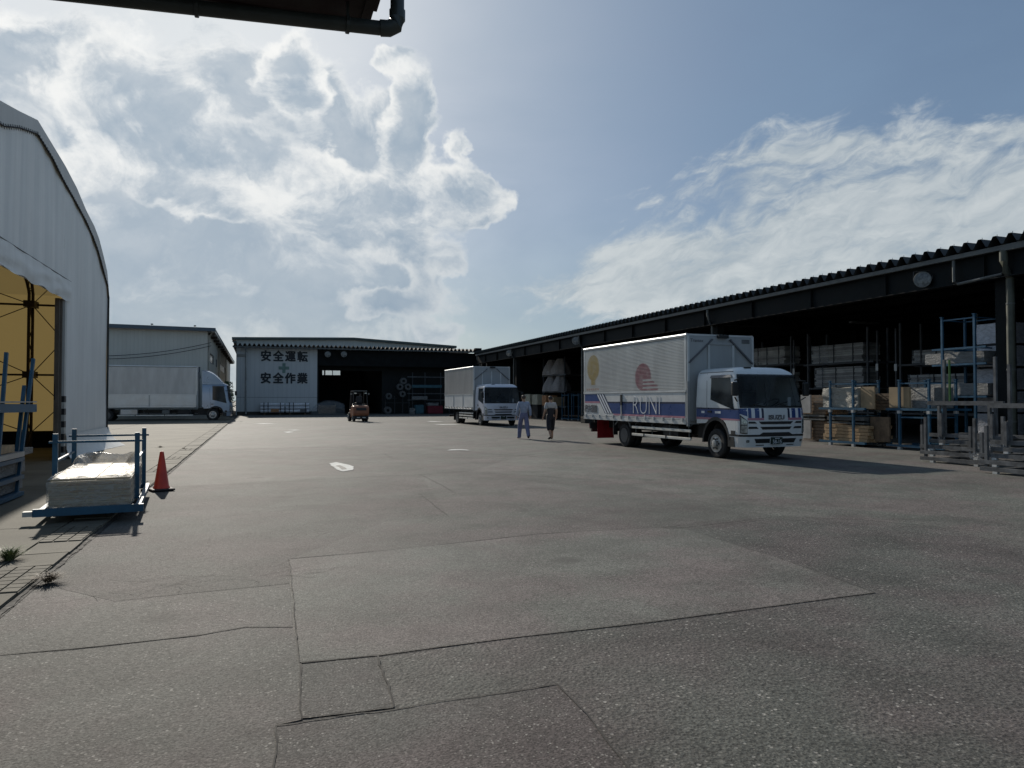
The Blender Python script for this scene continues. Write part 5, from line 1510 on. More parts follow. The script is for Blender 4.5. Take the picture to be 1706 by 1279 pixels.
def person(label, loc, rz, J, clothes, hair, group):
    """J: named joints, figure facing +Y, right side +X."""
    Pn = thing('person', label, 'person', loc, rz, group)
    names = ['pelvis', 'waist', 'chest', 'neck', 'chin', 'head', 'crown']
    pts = [J[n] for n in names]; rad = [(.135, .10), (.125, .095), (.145, .10), .055, .062, (.078, .088), .055]
    ed = [(i, i + 1) for i in range(6)]
    idx = {n: i for i, n in enumerate(names)}
    def chain(start, items):
        prev = idx[start]
        for n, r in items:
            pts.append(J[n]); rad.append(r); idx[n] = len(pts) - 1; ed.append((prev, idx[n])); prev = idx[n]
    for s in 'lr':
        chain('chest', [('sh' + s, .062), ('el' + s, .045), ('wr' + s, .030), ('hand' + s, (.022, .042))])
        chain('pelvis', [('hip' + s, .088), ('kn' + s, .062), ('an' + s, .040), ('toe' + s, .038)])
    body = skin_mesh('body', pts, ed, rad, MT['skin'], Pn)
    # fingers: five short chains from each palm
    for s in 'lr':
        h = Vector(J['hand' + s]); w_ = Vector(J['wr' + s]); d = (h - w_).normalized(); sx = Vector((0, 1, 0)); sx = (sx - d * sx.dot(d)).normalized(); nn = d.cross(sx)
        for k, ln in enumerate((.070, .080, .074, .058)):
            b = h + sx * (.030 - .020 * k) - d * .01; c = b + d * ln * .5 - nn * .006; e = c + d * ln * .5 - nn * .022
            skin_mesh('finger', [b, c, e], [(0, 1), (1, 2)], [.0095, .0085, .007], MT['skin'], Pn, 1)
        b = w_ + d * .03 + sx * .03; skin_mesh('thumb', [b, b + d * .04 + sx * .03, b + d * .08 + sx * .03], [(0, 1), (1, 2)], [.012, .010, .008], MT['skin'], Pn, 1)
    hd = Vector(J['head'])
    for s in (-1, 1):
        skin_mesh('ear', [hd + Vector((s * .080, -.01, -.03)), hd + Vector((s * .088, -.015, .0)), hd + Vector((s * .083, -.02, .025))], [(0, 1), (1, 2)], [.008, .013, .008], MT['skin'], Pn, 1)
        MB().lathe([(.001, -.012), (.012, -.006), (.014, 0), (.012, .006), (.001, .012)], 10, 'Y', tuple(hd + Vector((s * .032, .088, -.005)))).build('eye', MT['hair'], Pn, True)
    skin_mesh('nose', [hd + Vector((0, .085, .0)), hd + Vector((0, .108, -.03))], [(0, 1)], [.010, .015], MT['skin'], Pn, 1)
    MB().cbox(tuple(hd + Vector((0, .088, -.065))), (.045, .012, .010)).build('mouth', MT['pink'], Pn)
    # hair cap: nape to crown
    skin_mesh('hair', [hd + Vector((0, -.045, -.055)), hd + Vector((0, -.035, .02)), hd + Vector((0, -.012, .075)), hd + Vector((0, .045, .085))], [(0, 1), (1, 2), (2, 3)], [(.066, .05), (.092, .072), (.088, .055), (.06, .035)], hair, Pn)
    for nm, chains, m in clothes:
        p, e, r = [], [], []; seen = {}
        for ch_ in chains:
            prev = None
            for n, rr in ch_:
                if n not in seen:
                    seen[n] = len(p); r.append(rr)
                    if isinstance(n, tuple) and len(n) == 3 and isinstance(n[0], str):
                        a, b, t = n; p.append(Vector(J[a]).lerp(Vector(J[b]), t))
                    else: p.append(J[n])
                if prev is not None: e.append((prev, seen[n]))
                prev = seen[n]
        skin_mesh(nm, p, e, r, m, Pn)
    return Pn


def joints(rs, ls, ra, la, h=1.72):
    """Walking figure: rs, ls = forward reach of each foot; ra, la = forward swing of each hand."""
    k = h / 1.72
    J = dict(pelvis=(0, 0, .93), waist=(0, .01, 1.07), chest=(0, .02, 1.30), neck=(0, .015, 1.47), chin=(0, .025, 1.535), head=(0, .035, 1.61), crown=(0, .02, 1.685))
    for s, sx, f, a in (('r', 1, rs, ra), ('l', -1, ls, la)):
        J['sh' + s] = (sx * .185, .0, 1.40); J['el' + s] = (sx * .245, a * .35 - .03, 1.12); J['wr' + s] = (sx * .265, a * .8 + .02, .90); J['hand' + s] = (sx * .262, a + .03, .83)
        J['hip' + s] = (sx * .095, 0, .88); J['kn' + s] = (sx * .12, f * .5 + .05, .49); J['an' + s] = (sx * .135, f - .01, .085 + (.06 if f < -.1 else 0)); J['toe' + s] = (sx * .165, f + .14, .042)
    return {n: (x * k, y * k, z * k) for n, (x, y, z) in J.items()}


def wear_long(shirt, pants, top_sleeve=True):
    sh = [[('pelvis', (.150, .112)), ('waist', (.158, .122)), ('chest', (.178, .128)), (('chest', 'neck', .75), (.075, .07))]]
    for s in 'lr': sh.append([('chest', (.178, .128)), ('sh' + s, .085), ('el' + s, .064), ('wr' + s, .048)])
    pn = [[(('waist', 'chest', .12), (.160, .124)), (('waist', 'pelvis', .5), (.166, .127)), ('pelvis', (.174, .134))]]
    for s in 'lr': pn.append([('pelvis', (.174, .134)), ('hip' + s, .112), ('kn' + s, .096), (('kn' + s, 'an' + s, .6), .086), (('kn' + s, 'an' + s, 1.02), .080), (('kn' + s, 'an' + s, 1.14), .076)])
    return [('work_shirt', sh, shirt), ('work_trousers', pn, pants)]


def shoes(m):
    return [('shoe', [[('an' + s, .050), (('an' + s, 'toe' + s, .55), (.05, .046)), ('toe' + s, (.046, .038))]], m) for s in 'lr']


J1 = joints(-.24, .22, -.06, .12, 1.74)
person('man in pale blue work shirt and trousers walking away, left of the two', (9.98, 26.4, 0), R(-8), J1, wear_long(MT['shirt'], MT['pants']) + shoes(MT['shoe']), MT['hair_b'], 'two people walking across the yard')
J2 = joints(.16, -.26, .02, .12, 1.70)
tee = [[('pelvis', (.160, .122)), ('waist', (.160, .122)), (('waist', 'chest', .45), (.174, .127)), ('chest', (.172, .122))]]
tee_top = [[(('waist', 'chest', .45), (.172, .124)), ('chest', (.176, .126)), (('chest', 'neck', .75), (.075, .07))]]
for s in 'lr': tee_top.append([('chest', (.176, .126)), ('sh' + s, .084), (('sh' + s, 'el' + s, .75), .072)])
shorts = [[(('waist', 'chest', .02), (.156, .120)), ('pelvis', (.172, .132))]]
for s in 'lr': shorts.append([('pelvis', (.172, .132)), ('hip' + s, .116), ('kn' + s, .104), (('kn' + s, 'an' + s, .38), .094)])
person('person in dark shorts and two-tone tee shirt walking away, right of the two', (10.72, 25.4, 0), R(4), J2,
       [('tee_shirt', tee, MT['tee']), ('tee_shirt_yoke', tee_top, MT['tee_l']), ('shorts', shorts, MT['shorts'])] + shoes(MT['shoe']), MT['hair'], 'two people walking across the yard')


# ------------------------------------------------------------------ traffic cone
C = thing('traffic_cone', 'red traffic cone on a black base at the edge of the asphalt', 'traffic cone', (-1.52, 13.45, .012), R(20))
MB().box(-.18, -.18, 0, .18, .18, .035).build('base', MT['rubber'], C, bevel=.02)
MB().lathe([(.135, .036), (.130, .055), (.118, .07), (.034, .63), (.028, .66), (.018, .66), (.018, .58)], 32).build('cone_body', MT['cone'], C, True)


# ------------------------------------------------------------------ platform cart with a wrapped load
def wrapped_pack(name, label, cat, loc, size, mat, rz=0, group=None, seed=0, amp=.02, parent=None):
    sx, sy, sz = size; nx, ny, nz = 10, 12, 8
    def P(u, v, w_):
        x, y, z = (u - .5) * sx, (v - .5) * sy, w_ * sz
        q = Vector((x * 4 + seed * 7, y * 4, z * 6))
        d = Vector((noise.noise(q), noise.noise(q + Vector((9, 0, 0))), noise.noise(q + Vector((0, 9, 0))))) * amp
        d.z *= (w_ > .01)
        return (x + d.x, y + d.y, z + d.z)
    mb = MB()
    for u in (0, 1): mb.grid([[P(u, j / ny, k / nz) for k in range(nz + 1)] for j in range(ny + 1)])
    for v in (0, 1): mb.grid([[P(i / nx, v, k / nz) for k in range(nz + 1)] for i in range(nx + 1)])
    for w_ in (0, 1): mb.grid([[P(i / nx, j / ny, w_) for j in range(ny + 1)] for i in range(nx + 1)])
    o = mb.build(name, mat, parent, True)
    o.location = loc; o.rotation_euler = (0, 0, rz)
    return tag(o, label, cat, group) if label else o


CR = R(4.9); CC = Vector((-2.10, 11.81, .032))
cart = thing('platform_cart', 'blue steel platform cart with four posts and end rails on the concrete apron', 'cart', CC, CR)
hw, hl = .48, .88
yf_, yr_ = -1.66, 1.02
base = [MB().box(-.60, yf_, .09, .60, yf_ + .06, .185), MB().box(-.56, yr_ - .06, .09, .56, yr_, .17), MB().box(-.56, yf_ + .061, .10, -.50, yr_ - .061, .165), MB().box(.50, yf_ + .061, .10, .56, yr_ - .061, .165)]
for m_ in base: m_.build('base_beam', MT['rack_b'], cart)
MB().box(-.70, yf_ - .01, .10, -.602, yf_ + .09, .16).build('frame_lug', MT['cap_w'], cart)
for sx in (-1, 1):
    for sy in (-1, 1):
        MB().box(sx * hw - .03, sy * hl - .03, .165, sx * hw + .03, sy * hl + .03, 1.07).build('post', MT['rack_b'], cart)
        MB().lathe([(.02, -.02), (.043, -.022), (.046, 0), (.043, .022), (.02, .02)], 14, 'X', (sx * .46, sy * .9, .047)).build('caster', MT['chassis'], cart)
    MB().bar((sx * hw, -hl, .70), (sx * hw, hl, .72), .028, .028).build('side_rail', MT['rack_b'], cart)
for sy in (-1, 1): MB().box(-hw - .07, sy * hl - .046, .945, hw + .07, sy * hl - .031, .975).build('end_rail', MT['rack_b'], cart)
load = bpy.data.objects.new('sheet_load', None); COL.objects.link(load); load.location = CC; load.rotation_euler = (0, 0, CR)
tag(load, 'stack of pale plywood sheets in clear plastic wrap lying on the blue cart', 'load')
NS = 11
for k in range(NS):
    MB().box(-.445 + rng.uniform(-.006, .006), yf_ + .05 + rng.uniform(-.01, .01), .19 + k * .029, .445 + rng.uniform(-.006, .006), yr_ - .04 + rng.uniform(-.02, .02), .19 + k * .029 + .026).build('plywood_sheet', MT['ply' if k % 3 else 'wood'], load)
ztop = .19 + NS * .029
MB().box(-.44, yf_ + .12, ztop + .001, .05, yr_ - .12, ztop + .022).build('top_board', MT['ply'], load)
MB().box(.06, yf_ + .10, ztop + .001, .44, yr_ - .2, ztop + .02).build('top_board', MT['ply'], load)
def wrapP(x, y, z, s): return (x + .012 * noise.noise((x * 3, y * 3, z * 14 + s)), y + .012 * noise.noise((x * 3 + 7, y * 3, z * 14)), z + .006 * noise.noise((x * 6, y * 6, 3)))
a_, b_ = .462, 0
y0_, y1_ = yf_ + .02, yr_ - .01
ring = [(-a_ + 2 * a_ * i / 16, y0_) for i in range(17)] + [(a_, y0_ + (y1_ - y0_) * i / 30) for i in range(1, 31)] + [(a_ - 2 * a_ * i / 16, y1_) for i in range(1, 17)] + [(-a_, y1_ - (y1_ - y0_) * i / 30) for i in range(1, 31)]
mb = MB()
mb.grid([[wrapP(x * (1 + .006 * math.sin(j * 2.1 + i * .7)), y, .185 + (ztop - .175) * j / 11, 0) for i, (x, y) in enumerate(ring)] for j in range(12)])
mb.build('plastic_wrap', MT['sheet_s'], load, True)
rows = []
for t in range(6):     # ruffled film folded in over the top edge
    rr = []
    for i, (x, y) in enumerate(ring):
        ex = abs(x) / a_; inn = .045 * t * (.7 + .9 * abs(noise.noise((x * 4, y * 4, 2))))
        px = x - math.copysign(min(inn, abs(x)), x) * (abs(x) > a_ * .97); py = y + (inn if y < y0_ + .01 else (-inn if y > y1_ - .01 else 0))
        zz = ztop + .004 + .05 * math.sin(min(1., t / 3.2) * math.pi) * (.3 + 1.2 * abs(noise.noise((x * 5, y * 5, 1)))) + ((.13 + .10 * noise.noise((x * 3, 1, 1))) * math.sin(t / 5 * math.pi) if y > .35 else 0) + .02
        rr.append((px + .012 * noise.noise((x * 9, y * 9, t)), py + .012 * noise.noise((x * 9, y * 9, t + 9)), zz))
    rows.append(rr)
MB().grid(rows).build('wrap_ruffle', MT['sheet_s'], load, True)


# ------------------------------------------------------------------ racks
def bundle(parent, c, s, mat, seed=0, name='wrapped_bundle'):
    return wrapped_pack(name, None, None, c, s, mat, 0, None, seed, .018, parent)


def blue_rack(loc, label, L=2.0, D=1.1, H=1.1, py=.5, base=True, group='blue stacking racks by the shed'):
    K = thing('stacking_rack', label, 'rack', loc, 0, group)
    for x in (0, D):
        MB().box(x - .04, -L / 2, .09, x + .04, L / 2, .16).build('base_rail', MT['rack_b'], K)
        for y in (-py, py):
            p = MB().box(x - .032, y - .032, .16, x + .032, y + .032, H).build('post', MT['rack_b'], K)
            MB().box(x - .05, y - .05, .0, x + .05, y + .05, .088).build('foot', MT['cap_w'], p)
            MB().box(x - .045, y - .045, H, x + .045, y + .045, H + .03).build('post_cup', MT['rack_b'], p)
        MB().box(x - .02, -py, H - .11, x + .02, py, H - .07).build('top_rail', MT['rack_b'], K)
    for y in (-py, py): MB().box(.04, y - .04, .09, D - .04, y + .04, .15).build('cross_rail', MT['rack_b'], K)
    for y in (-py, py): MB().box(.03, y - .015, H - .10, D - .03, y + .015, H - .07).build('cross_rail', MT['rack_b'], K)
    return K


def timber_stack(loc, label, nx, nz, L, w=.11, mat='wood', group='timber stacks', gap=.012, seed=0):
    T = thing('timber_stack', label, 'timber stack', loc, 0, group); r = random.Random(seed)
    me = MB().box(-w / 2 + gap / 2, -L / 2, 0, w / 2 - gap / 2, L / 2, w - gap).mesh('timber', MT[mat])
    for i in range(nx):
        for k in range(nz):
            o = bpy.data.objects.new('timber', me); COL.objects.link(o); o.parent = T
            o.location = ((i - nx / 2 + .5) * w + r.uniform(-.005, .005), r.uniform(-.06, .06), k * w); o.rotation_euler = (0, 0, r.uniform(-.012, .012))
    return T


MT['board_a'] = paint('board_grey', (.36, .35, .33), .7, var=.15, vscale=2., spec=.2)
RX = 18.62
blue_rack((RX, 18.85, 0), 'lower blue rack with pale lumber, right of the lettered lorry')
blue_rack((RX, 18.85, 1.13), 'upper blue rack holding a cloth-covered load, right of the lettered lorry', H=1.05)
blue_rack((RX + .25, 16.25, 0), 'lower blue rack, nearly empty, behind the grey steel racks', 2.0, 1.1, 1.1, .52)
blue_rack((RX + .25, 16.25, 1.13), 'upper blue rack with board and grey pack behind the grey steel racks', 2.0, 1.1, 1.02, .52)
for k, z in enumerate((0, 1.62, 3.0)):
    pass
tallk = blue_rack((20.5, 16.05, 0), 'tall thin blue rack standing behind, reaching high under the shed roof', 2.2, 1.0, 4.15, .54)
for z in (1.62, 2.62, 3.12):
    MB().box(-.025, -.9, z, .025, .9, z + .06).build('shelf_beam', MT['rack_b'], tallk); MB().box(.975, -.9, z, 1.025, .9, z + .06).build('shelf_beam', MT['rack_b'], tallk)
    for y in (-.54, .54): MB().box(.03, y - .02, z, .97, y + .02, z + .05).build('shelf_beam', MT['rack_b'], tallk)
# loads on the racks
timber_stack((RX + .55, 18.75, .165), 'pale lumber stack low in the blue rack', 9, 5, 1.9, .11, 'wood', 'timber stacks', seed=2)
tl = wrapped_pack('covered_load', 'load under a creased white cloth on the upper blue rack', 'load', (RX + .50, 18.98, 1.30), (.92, 1.50, .66), MT['wrap_c'], .03, None, 5, .045)
o = MB().box(RX + .10, 18.0, .74, RX + 1.0, 19.6, .80).box(RX + .1, 18.0, .86, RX + 1.0, 19.6, .98).build('board_pack', MT['gutter']); tag(o, 'grey boards laid over the pale lumber in the lower blue rack', 'boards')
timber_stack((RX + .85, 17.72, 1.22), 'timber ends beside the cloth-covered load on the upper tier', 6, 5, 1.1, .11, 'wood_d', 'timber stacks', seed=4)
o = MB().box(RX + .12, 17.60, 1.26, RX + .16, 18.15, 1.98).build('carton_sheet', MT['carton']); tag(o, 'brown carton sheet standing against the timber ends', 'carton')
o = wrapped_pack('board_pack', 'grey board pack on the upper blue rack behind the grey steel racks', 'boards', (RX + .85, 16.15, 1.30), (.8, .85, .62), MT['wrap_g'], 0, None, 8, .012)
o = MB().box(RX + .30, 16.45, 1.31, RX + .36, 17.2, 1.95).build('board', MT['carton']); tag(o, 'brown board leaning on the upper blue rack', 'board')
o = MB().box(RX + .3, 17.2, .2, RX + .36, 17.95, 1.0).build('board', MT['wood_d']); tag(o, 'dark board standing between the two lower blue racks', 'board')
for k, (z, y, h_, lb) in enumerate(((1.70, 16.2, .36, 'lowest'), (2.70, 16.3, .34, 'middle'), (3.2, 16.1, .3, 'topmost'))):
    if k < 2: wrapped_pack('wrapped_bundle', lb + ' grey bundle in the tall thin blue rack' , 'bundle', (21.0, y, z), (.8, 2.0, h_), MT['wrap_g'], 0, 'bundles in the tall rack', 20 + k, .014)
# log-ended stacks right behind the nose of the lorry
timber_stack((20.1, 21.15, .05), 'lower dark timber stack with round ends right of the lettered lorry', 8, 6, 1.2, .12, 'wood_d', seed=7)
timber_stack((20.1, 21.15, 1.02), 'upper dark timber stack with round ends right of the lettered lorry', 8, 6, 1.2, .12, 'wood_d', seed=8)
o = MB().box(19.55, 20.6, .80, 20.6, 21.8, .86).box(19.55, 20.6, .93, 20.6, 21.8, .99).build('bearer_pack', MT['gutter']); tag(o, 'pale bearers between the two dark timber stacks', 'bearers')
for z, lb in ((.1, 'lower'), (1.06, 'upper')):
    o = MB().box(19.50, 21.25, z, 19.56, 21.75, z + .68).build('cover_board', MT['board_a']); tag(o, 'pale board on the end of the %s dark timber stack' % lb, 'board')
# white wrapped packs in a pile of five behind the nearest column
for k, (z, h_) in enumerate(((.42, .70), (1.18, .62), (1.87, .64), (2.58, .62), (3.28, .62))):
    lb = ('lowest', 'second from the bottom', 'middle', 'second from the top', 'topmost')[k]
    wrapped_pack('wrapped_pack', 'white wrapped pack, %s of the pile of five by the near column' % lb, 'pack', (21.65 + rng.uniform(-.02, .02), 15.5 + rng.uniform(-.02, .02), z), (.85, .98, h_), MT['wrap_w'], R((1.5, -1, 2, -2, 1)[k]), 'white wrapped packs in a pile', 30 + k, .012)
    o = MB().box(21.28, 15.1, z - .055, 22.0, 15.9, z - .004).build('pack_bearer', MT['black']); tag(o, 'dark bearer under the %s white pack' % lb, 'bearer', 'bearers under the white packs')
o = MB().box(21.2, 15.05, 0, 22.1, 15.95, .36).build('pack_stand', MT['chassis'], bevel=.02); tag(o, 'dark stand under the pile of white packs', 'stand')


def grey_rack(loc, label, L, ph, z, top=None, sh=0., group='grey steel nesting racks', capped=True):
    """Nesting rack: long base beam on feet with two posts, sometimes a head beam."""
    K = thing('nesting_rack', label, 'rack', loc, 0, group)
    MB().box(-.04, -L / 2, z, .04, L / 2, z + .085).build('base_beam', MT['rack_g'], K)
    MB().box(.86, -L / 2 + .1, z, .94, L / 2 - .1, z + .085).build('base_beam', MT['rack_g'], K)
    for y in (-L * .30, L * .32):
        MB().box(.04, y - .035, z + .01, .86, y + .035, z + .07).build('cross_beam', MT['rack_g'], K)
        MB().box(-.05, y - .05, z - .045, .03, y + .05, z - .001).build('foot', MT['cap_w'], K)
    for y in (-L * .36 + sh, L * .34 + sh):
        MB().box(.045, y - .03, z + .05, .105, y + .03, ph).build('post', MT['rack_g'], K)
    if top: MB().box(-.03, -L / 2 - .05, top, .04, L / 2 + .05, top + .10).build('head_beam', MT['rack_g'], K)
    return K
AX = 15.75
for k in range(5):
    lb = ('nearest the ground', 'second from the ground', 'third from the ground', 'fourth from the ground', 'topmost, with a tall head beam')[k]
    grey_rack((AX + .07 * k, 12.45 + .09 * (k % 3) - .03 * k, 0), 'grey steel nesting rack of the left group, base beam ' + lb, 1.85, (1.12, .92, 1.22, 1.40, 2.55)[k], .05 + .145 * k, 1.42 if k == 4 else None, (.22, .32, -.22, .10, -.06)[k])
for k in range(5):
    lb = ('nearest the ground', 'second from the ground', 'third from the ground', 'fourth from the ground', 'topmost, with a tall head beam')[k]
    grey_rack((14.55 + .07 * k, 9.98 + .09 * (k % 3) - .03 * k, 0), 'grey steel nesting rack of the right group, base beam ' + lb, 1.85, (1.0, .85, 1.1, 1.2, 2.3)[k], .05 + .14 * k, 1.38 if k == 4 else None, (.22, .32, -.22, .10, -.06)[k])
o = MB().box(AX + .42, 12.90, 1.52, AX + .46, 12.935, 2.55).build('marker_post', MT['rack_gn']); tag(o, 'thin green upright beside the tall post of the left grey racks', 'post')
wrapped_pack('wrapped_offcut', 'small crumpled plastic-wrapped parcel on the left grey racks', 'parcel', (15.7, 11.55, .42), (.22, .42, .17), MT['sheet_d'], 0, None, 41, .03)
wrapped_pack('wrapped_offcut', 'lower crumpled parcel between the two groups of grey racks', 'parcel', (15.66, 11.7, .17), (.22, .46, .15), MT['sheet_d'], 0, None, 42, .03)


# ------------------------------------------------------------------ goods deep in the open shed
def bay_rack(loc, label, L, H, zs, D=1.1):
    K = thing('bay_rack', label, 'rack', loc, 0, 'dark racks inside the open shed')
    for x in (0, D):
        for y in (-L / 2, L / 2): MB().box(x - .04, y - .04, 0, x + .04, y + .04, H).build('post', MT['rack_dk'], K)
    for z in zs:
        for x in (0, D): MB().box(x - .03, -L / 2 - .3, z - .07, x + .03, L / 2 + .3, z).build('shelf_beam', MT['rack_dk'], K)
        for y in (-L / 2, L / 2): MB().box(.04, y - .03, z - .06, D - .04, y + .03, z - .01).build('shelf_beam', MT['rack_dk'], K)
    return K
MT['rack_dk'] = paint('rack_dark', (.05, .055, .06), .55, var=.3)
bay_rack((23.95, 24.5, 0), 'dark rack of grey bundles seen above the nose of the lettered lorry, right half', 3.4, 4.6, (1.05, 2.1, 3.18))
bay_rack((23.95, 29.0, 0), 'dark rack of grey bundles seen above the cab roof of the lettered lorry', 3.4, 4.6, (1.05, 2.1, 3.3))
bay_rack((23.95, 19.6, 0), 'dark rack of grey bundles behind the tall thin blue rack', 3.2, 4.6, (1.05, 2.0, 2.95))
def board_bundle(loc, size, label, seed):
    """Long boards in layers, bound with straps, some of them under torn film."""
    r = random.Random(seed); sx, sy, sz = size
    B = thing('board_bundle', label, 'bundle', loc, 0, 'board bundles inside the open shed')
    n = max(3, int(sz / .085)); ph = sz / n
    for k in range(n):
        e0, e1 = r.uniform(-.07, .07), r.uniform(-.07, .07)
        MB().box(-sx / 2 + r.uniform(0, .03), -sy / 2 + e0, k * ph, sx / 2 - .01, sy / 2 + e1, (k + 1) * ph - .010).build('board', MT[('board_a', 'board_b', 'board_c')[r.randrange(3)]], B)
    for q in (-.32, .05, .34): MB().box(-sx / 2 - .012, sy * q - .02, -.004, sx / 2 + .006, sy * q + .02, sz + .006).build('strap', MT['black'], B)
    a = r.uniform(.15, .4) * sy
    wrapped_pack('torn_film', None, None, (0, sy * .5 - a * .5 + .02, -.01), (sx + .05, a, sz + .02), MT['sheet_d'], 0, None, seed, .02, B)
MT['board_b'] = paint('board_pale', (.44, .43, .40), .7, var=.15, vscale=2., spec=.2)
MT['board_c'] = paint('board_dull', (.26, .25, .235), .7, var=.15, vscale=2., spec=.2)
nb = 0
for (y, z, sy, h_, lb) in ((24.5, 2.12, 2.7, .88, 'middle shelf of the rack above the lorry nose'), (24.6, 3.2, 2.9, .80, 'top shelf of the rack above the lorry nose'), (29.0, 3.32, 2.3, .86, 'top shelf of the rack above the lorry cab'),
                           (29.1, 2.12, 2.4, .8, 'middle shelf of the rack above the lorry cab'), (19.7, 2.02, 2.4, .5, 'middle shelf behind the tall thin blue rack'), (19.6, 2.97, 2.2, .5, 'top shelf behind the tall thin blue rack'),
                           (24.5, 1.07, 2.8, .7, 'bottom shelf of the rack above the lorry nose')):
    board_bundle((24.5, y, z), (.95, sy, h_), 'long grey board bundle on the ' + lb, 50 + nb); nb += 1
for (x, y, z, lb) in ((23.9, 22.3, 2.75, 'between the racks, above the blue racks'), (23.9, 27.1, 2.75, 'beside the rack over the lorry cab'), (23.9, 21.4, 2.70, 'left of the tall thin blue rack')):
    o = MB().box(x - .01, y - .06, z, x + .005, y + .06, z + .28).build('hanging_tag', MT['cap_w']); tag(o, 'small pale paper tag hanging in the dark shed ' + lb, 'tag', 'paper tags in the open shed')
    tag(MB().box(x + .006, y - .03, 0, x + .066, y + .03, 4.4).build('upright_post', MT['rack_dk']), 'dark upright post ' + lb, 'post', 'dark posts in the open shed')

# bagged goods on racks, far bay
br = thing('bag_rack', 'dark rack carrying two tiers of pale bulk bags in the far bay', 'rack', (23.0, 53.6, 0), 0)
for x in (-.1, 1.6):
    for y in (-2.2, 2.2): MB().box(x - .05, y - .05, 0, x + .05, y + .05, 5.0).build('post', MT['rack_dk'], br)
for z in (1.05, 2.25, 3.6):
    for x in (-.1, 1.6): MB().box(x - .04, -2.4, z - .1, x + .04, 2.4, z).build('shelf_beam', MT['rack_g'], br)
    MB().box(-.1, -2.2, z - .05, 1.6, 2.2, z - .02).build('shelf_deck', MT['rack_dk'], br)
def bulk_bag(loc, label, seed):
    rows = []
    for j in range(9):
        t = j / 8; rr = .80 * (1 - t) ** .8 * .55 + .36 + .06 * math.sin(t * 5)
        if j == 8: rr = .30
        rows.append([(rr * math.cos(a) * (1 + .09 * math.sin(a * 9 + seed)), rr * math.sin(a) * (1 + .09 * math.sin(a * 7 + seed)), 1.30 * t) for a in [2 * math.pi * i / 36 for i in range(37)]])
    mb = MB().grid(rows); mb.f.append(tuple(8 * 37 + i for i in range(36)))
    o = mb.build('bulk_bag', MT['bag'], None, True); o.location = loc
    return tag(o, label, 'bag', 'pale bulk bags in the far bay')
for z, tn in ((3.61, 'upper'), (2.26, 'lower')):
    bulk_bag((23.35, 55.0, z), 'pale gathered bulk bag on the %s tier, left of its pair' % tn, z)
    bulk_bag((23.35, 53.2, z), 'pale gathered bulk bag on the %s tier, right of its pair' % tn, z + 3)
for (x, y, z, sx, sy, sz, mk, lb) in ((22.9, 58.4, 1.15, 1., 1.3, .9, 'cream', 'cream carton stack behind the man in blue, left one'), (22.9, 56.6, 1.15, 1., 1.2, .85, 'cream', 'cream carton stack behind the man in blue, right one'), (22.9, 54.5, 1.08, 1., .9, .85, 'or_box', 'orange-brown carton stack just left of the person in shorts'), (22.9, 52.9, 1.08, 1., .8, .7, 'carton', 'brown carton stack behind the person in shorts')):
    o = MB().cbox((x, y, z + sz / 2), (sx, sy, sz)).build('carton_stack', MT[mk], bevel=.01); tag(o, lb, 'cartons', 'carton stacks in the far bay')
    st = MB().cbox((x, y, z / 2), (sx, sy + .1, z - .02)).build('carton_stand', MT['chassis']); tag(st, 'dark stand under the ' + lb, 'stand', 'stands in the far bay')
for k, (y, lb) in enumerate(((50.2, 'left'), (48.4, 'right'))):
    blue_rack((22.4, y, 0), 'empty blue rack in the far bay beside the column, %s one' % lb, 1.5, 1.0, 2.0, .6, group='blue racks in the far bay')
o = MB().box(22.7, 47.2, .3, 23.8, 51.6, .35).build('shelf_board', MT['wood_d']); tag(o, 'dark board across the feet of the blue racks in the far bay', 'board')
for k, (y, w_) in enumerate(((45.5, .5), (44.2, .9), (46.6, .6), (47.8, .5))):
    o = MB().box(24.6, y - w_ / 2, 0, 24.66, y + w_ / 2, 4.4 - .2 * k).build('upright_sheet', MT['in_wall']); tag(o, ('tall dark sheet leaning in the far bay behind the blue racks, nearest the column', 'widest tall dark sheet in the far bay', 'tall dark sheet left of the widest one in the far bay', 'furthest tall dark sheet in the far bay')[k], 'sheet', 'tall sheets in the far bay')

# ------------------------------------------------------------------ goods at the end warehouse
def tube_bundle(x, label, seed, tint):
    B = thing('tube_bundle', label, 'bundle', (x, 77.0, 0), 0, 'white tube bundles by the lettered wall')
    for k in range(3):
        for d in (0, .36): MB().tube([(-1.15, d, .40 + .33 * k), (1.15, d, .40 + .33 * k)], .16, 12).build('tube', MT['tube_w'], B, True)
    for xx in (-.85, .75, -.45):
        MB().box(xx, -.20, .14, xx + .07, .56, 1.28).build('strap', MT['black'], B)
    for xx in (-.8, .7): MB().box(xx, -.2, 0, xx + .12, .56, .235).build('bearer', MT['wood_d'], B)
    if tint: MB().box(-.15, -.19, .30, .65, -.165, .62).build('label_sheet', MT['or_box'], B)
    else: MB().box(.25, -.19, .30, .9, -.165, .6).build('label_sheet', MT['grey_tx'], B)
tube_bundle(1.50, 'white tube bundle with an orange label, left of the pair under the lettering', 1, True)
tube_bundle(3.98, 'white tube bundle with a grey label, right of the pair under the lettering', 2, False)
WC = thing('wrapped_crate', 'brown crate under an arched clear plastic cover by the corner of the lettered wall', 'crate', (7.05, 76.9, 0))
MB().box(-1.0, -.4, .12, .75, .5, .98).build('crate', MT['wood_d'], WC, bevel=.02)
rows = [[(-1.75 + 3.4 * i / 16, y, .08 + (1.45 * max(0., 1 - ((i - 9.5) / 9.6) ** 2) ** .5) * (1 - .55 * abs(q) ** 3) + .03 * noise.noise((i, q * 3, 1)) ) for q, y in ((-1, -.75), (-.6, -.6), (0, 0), (.6, .6), (1, .75))] for i in range(17)]
MB().grid(rows).build('plastic_cover', MT['sheet_d'], WC, True)
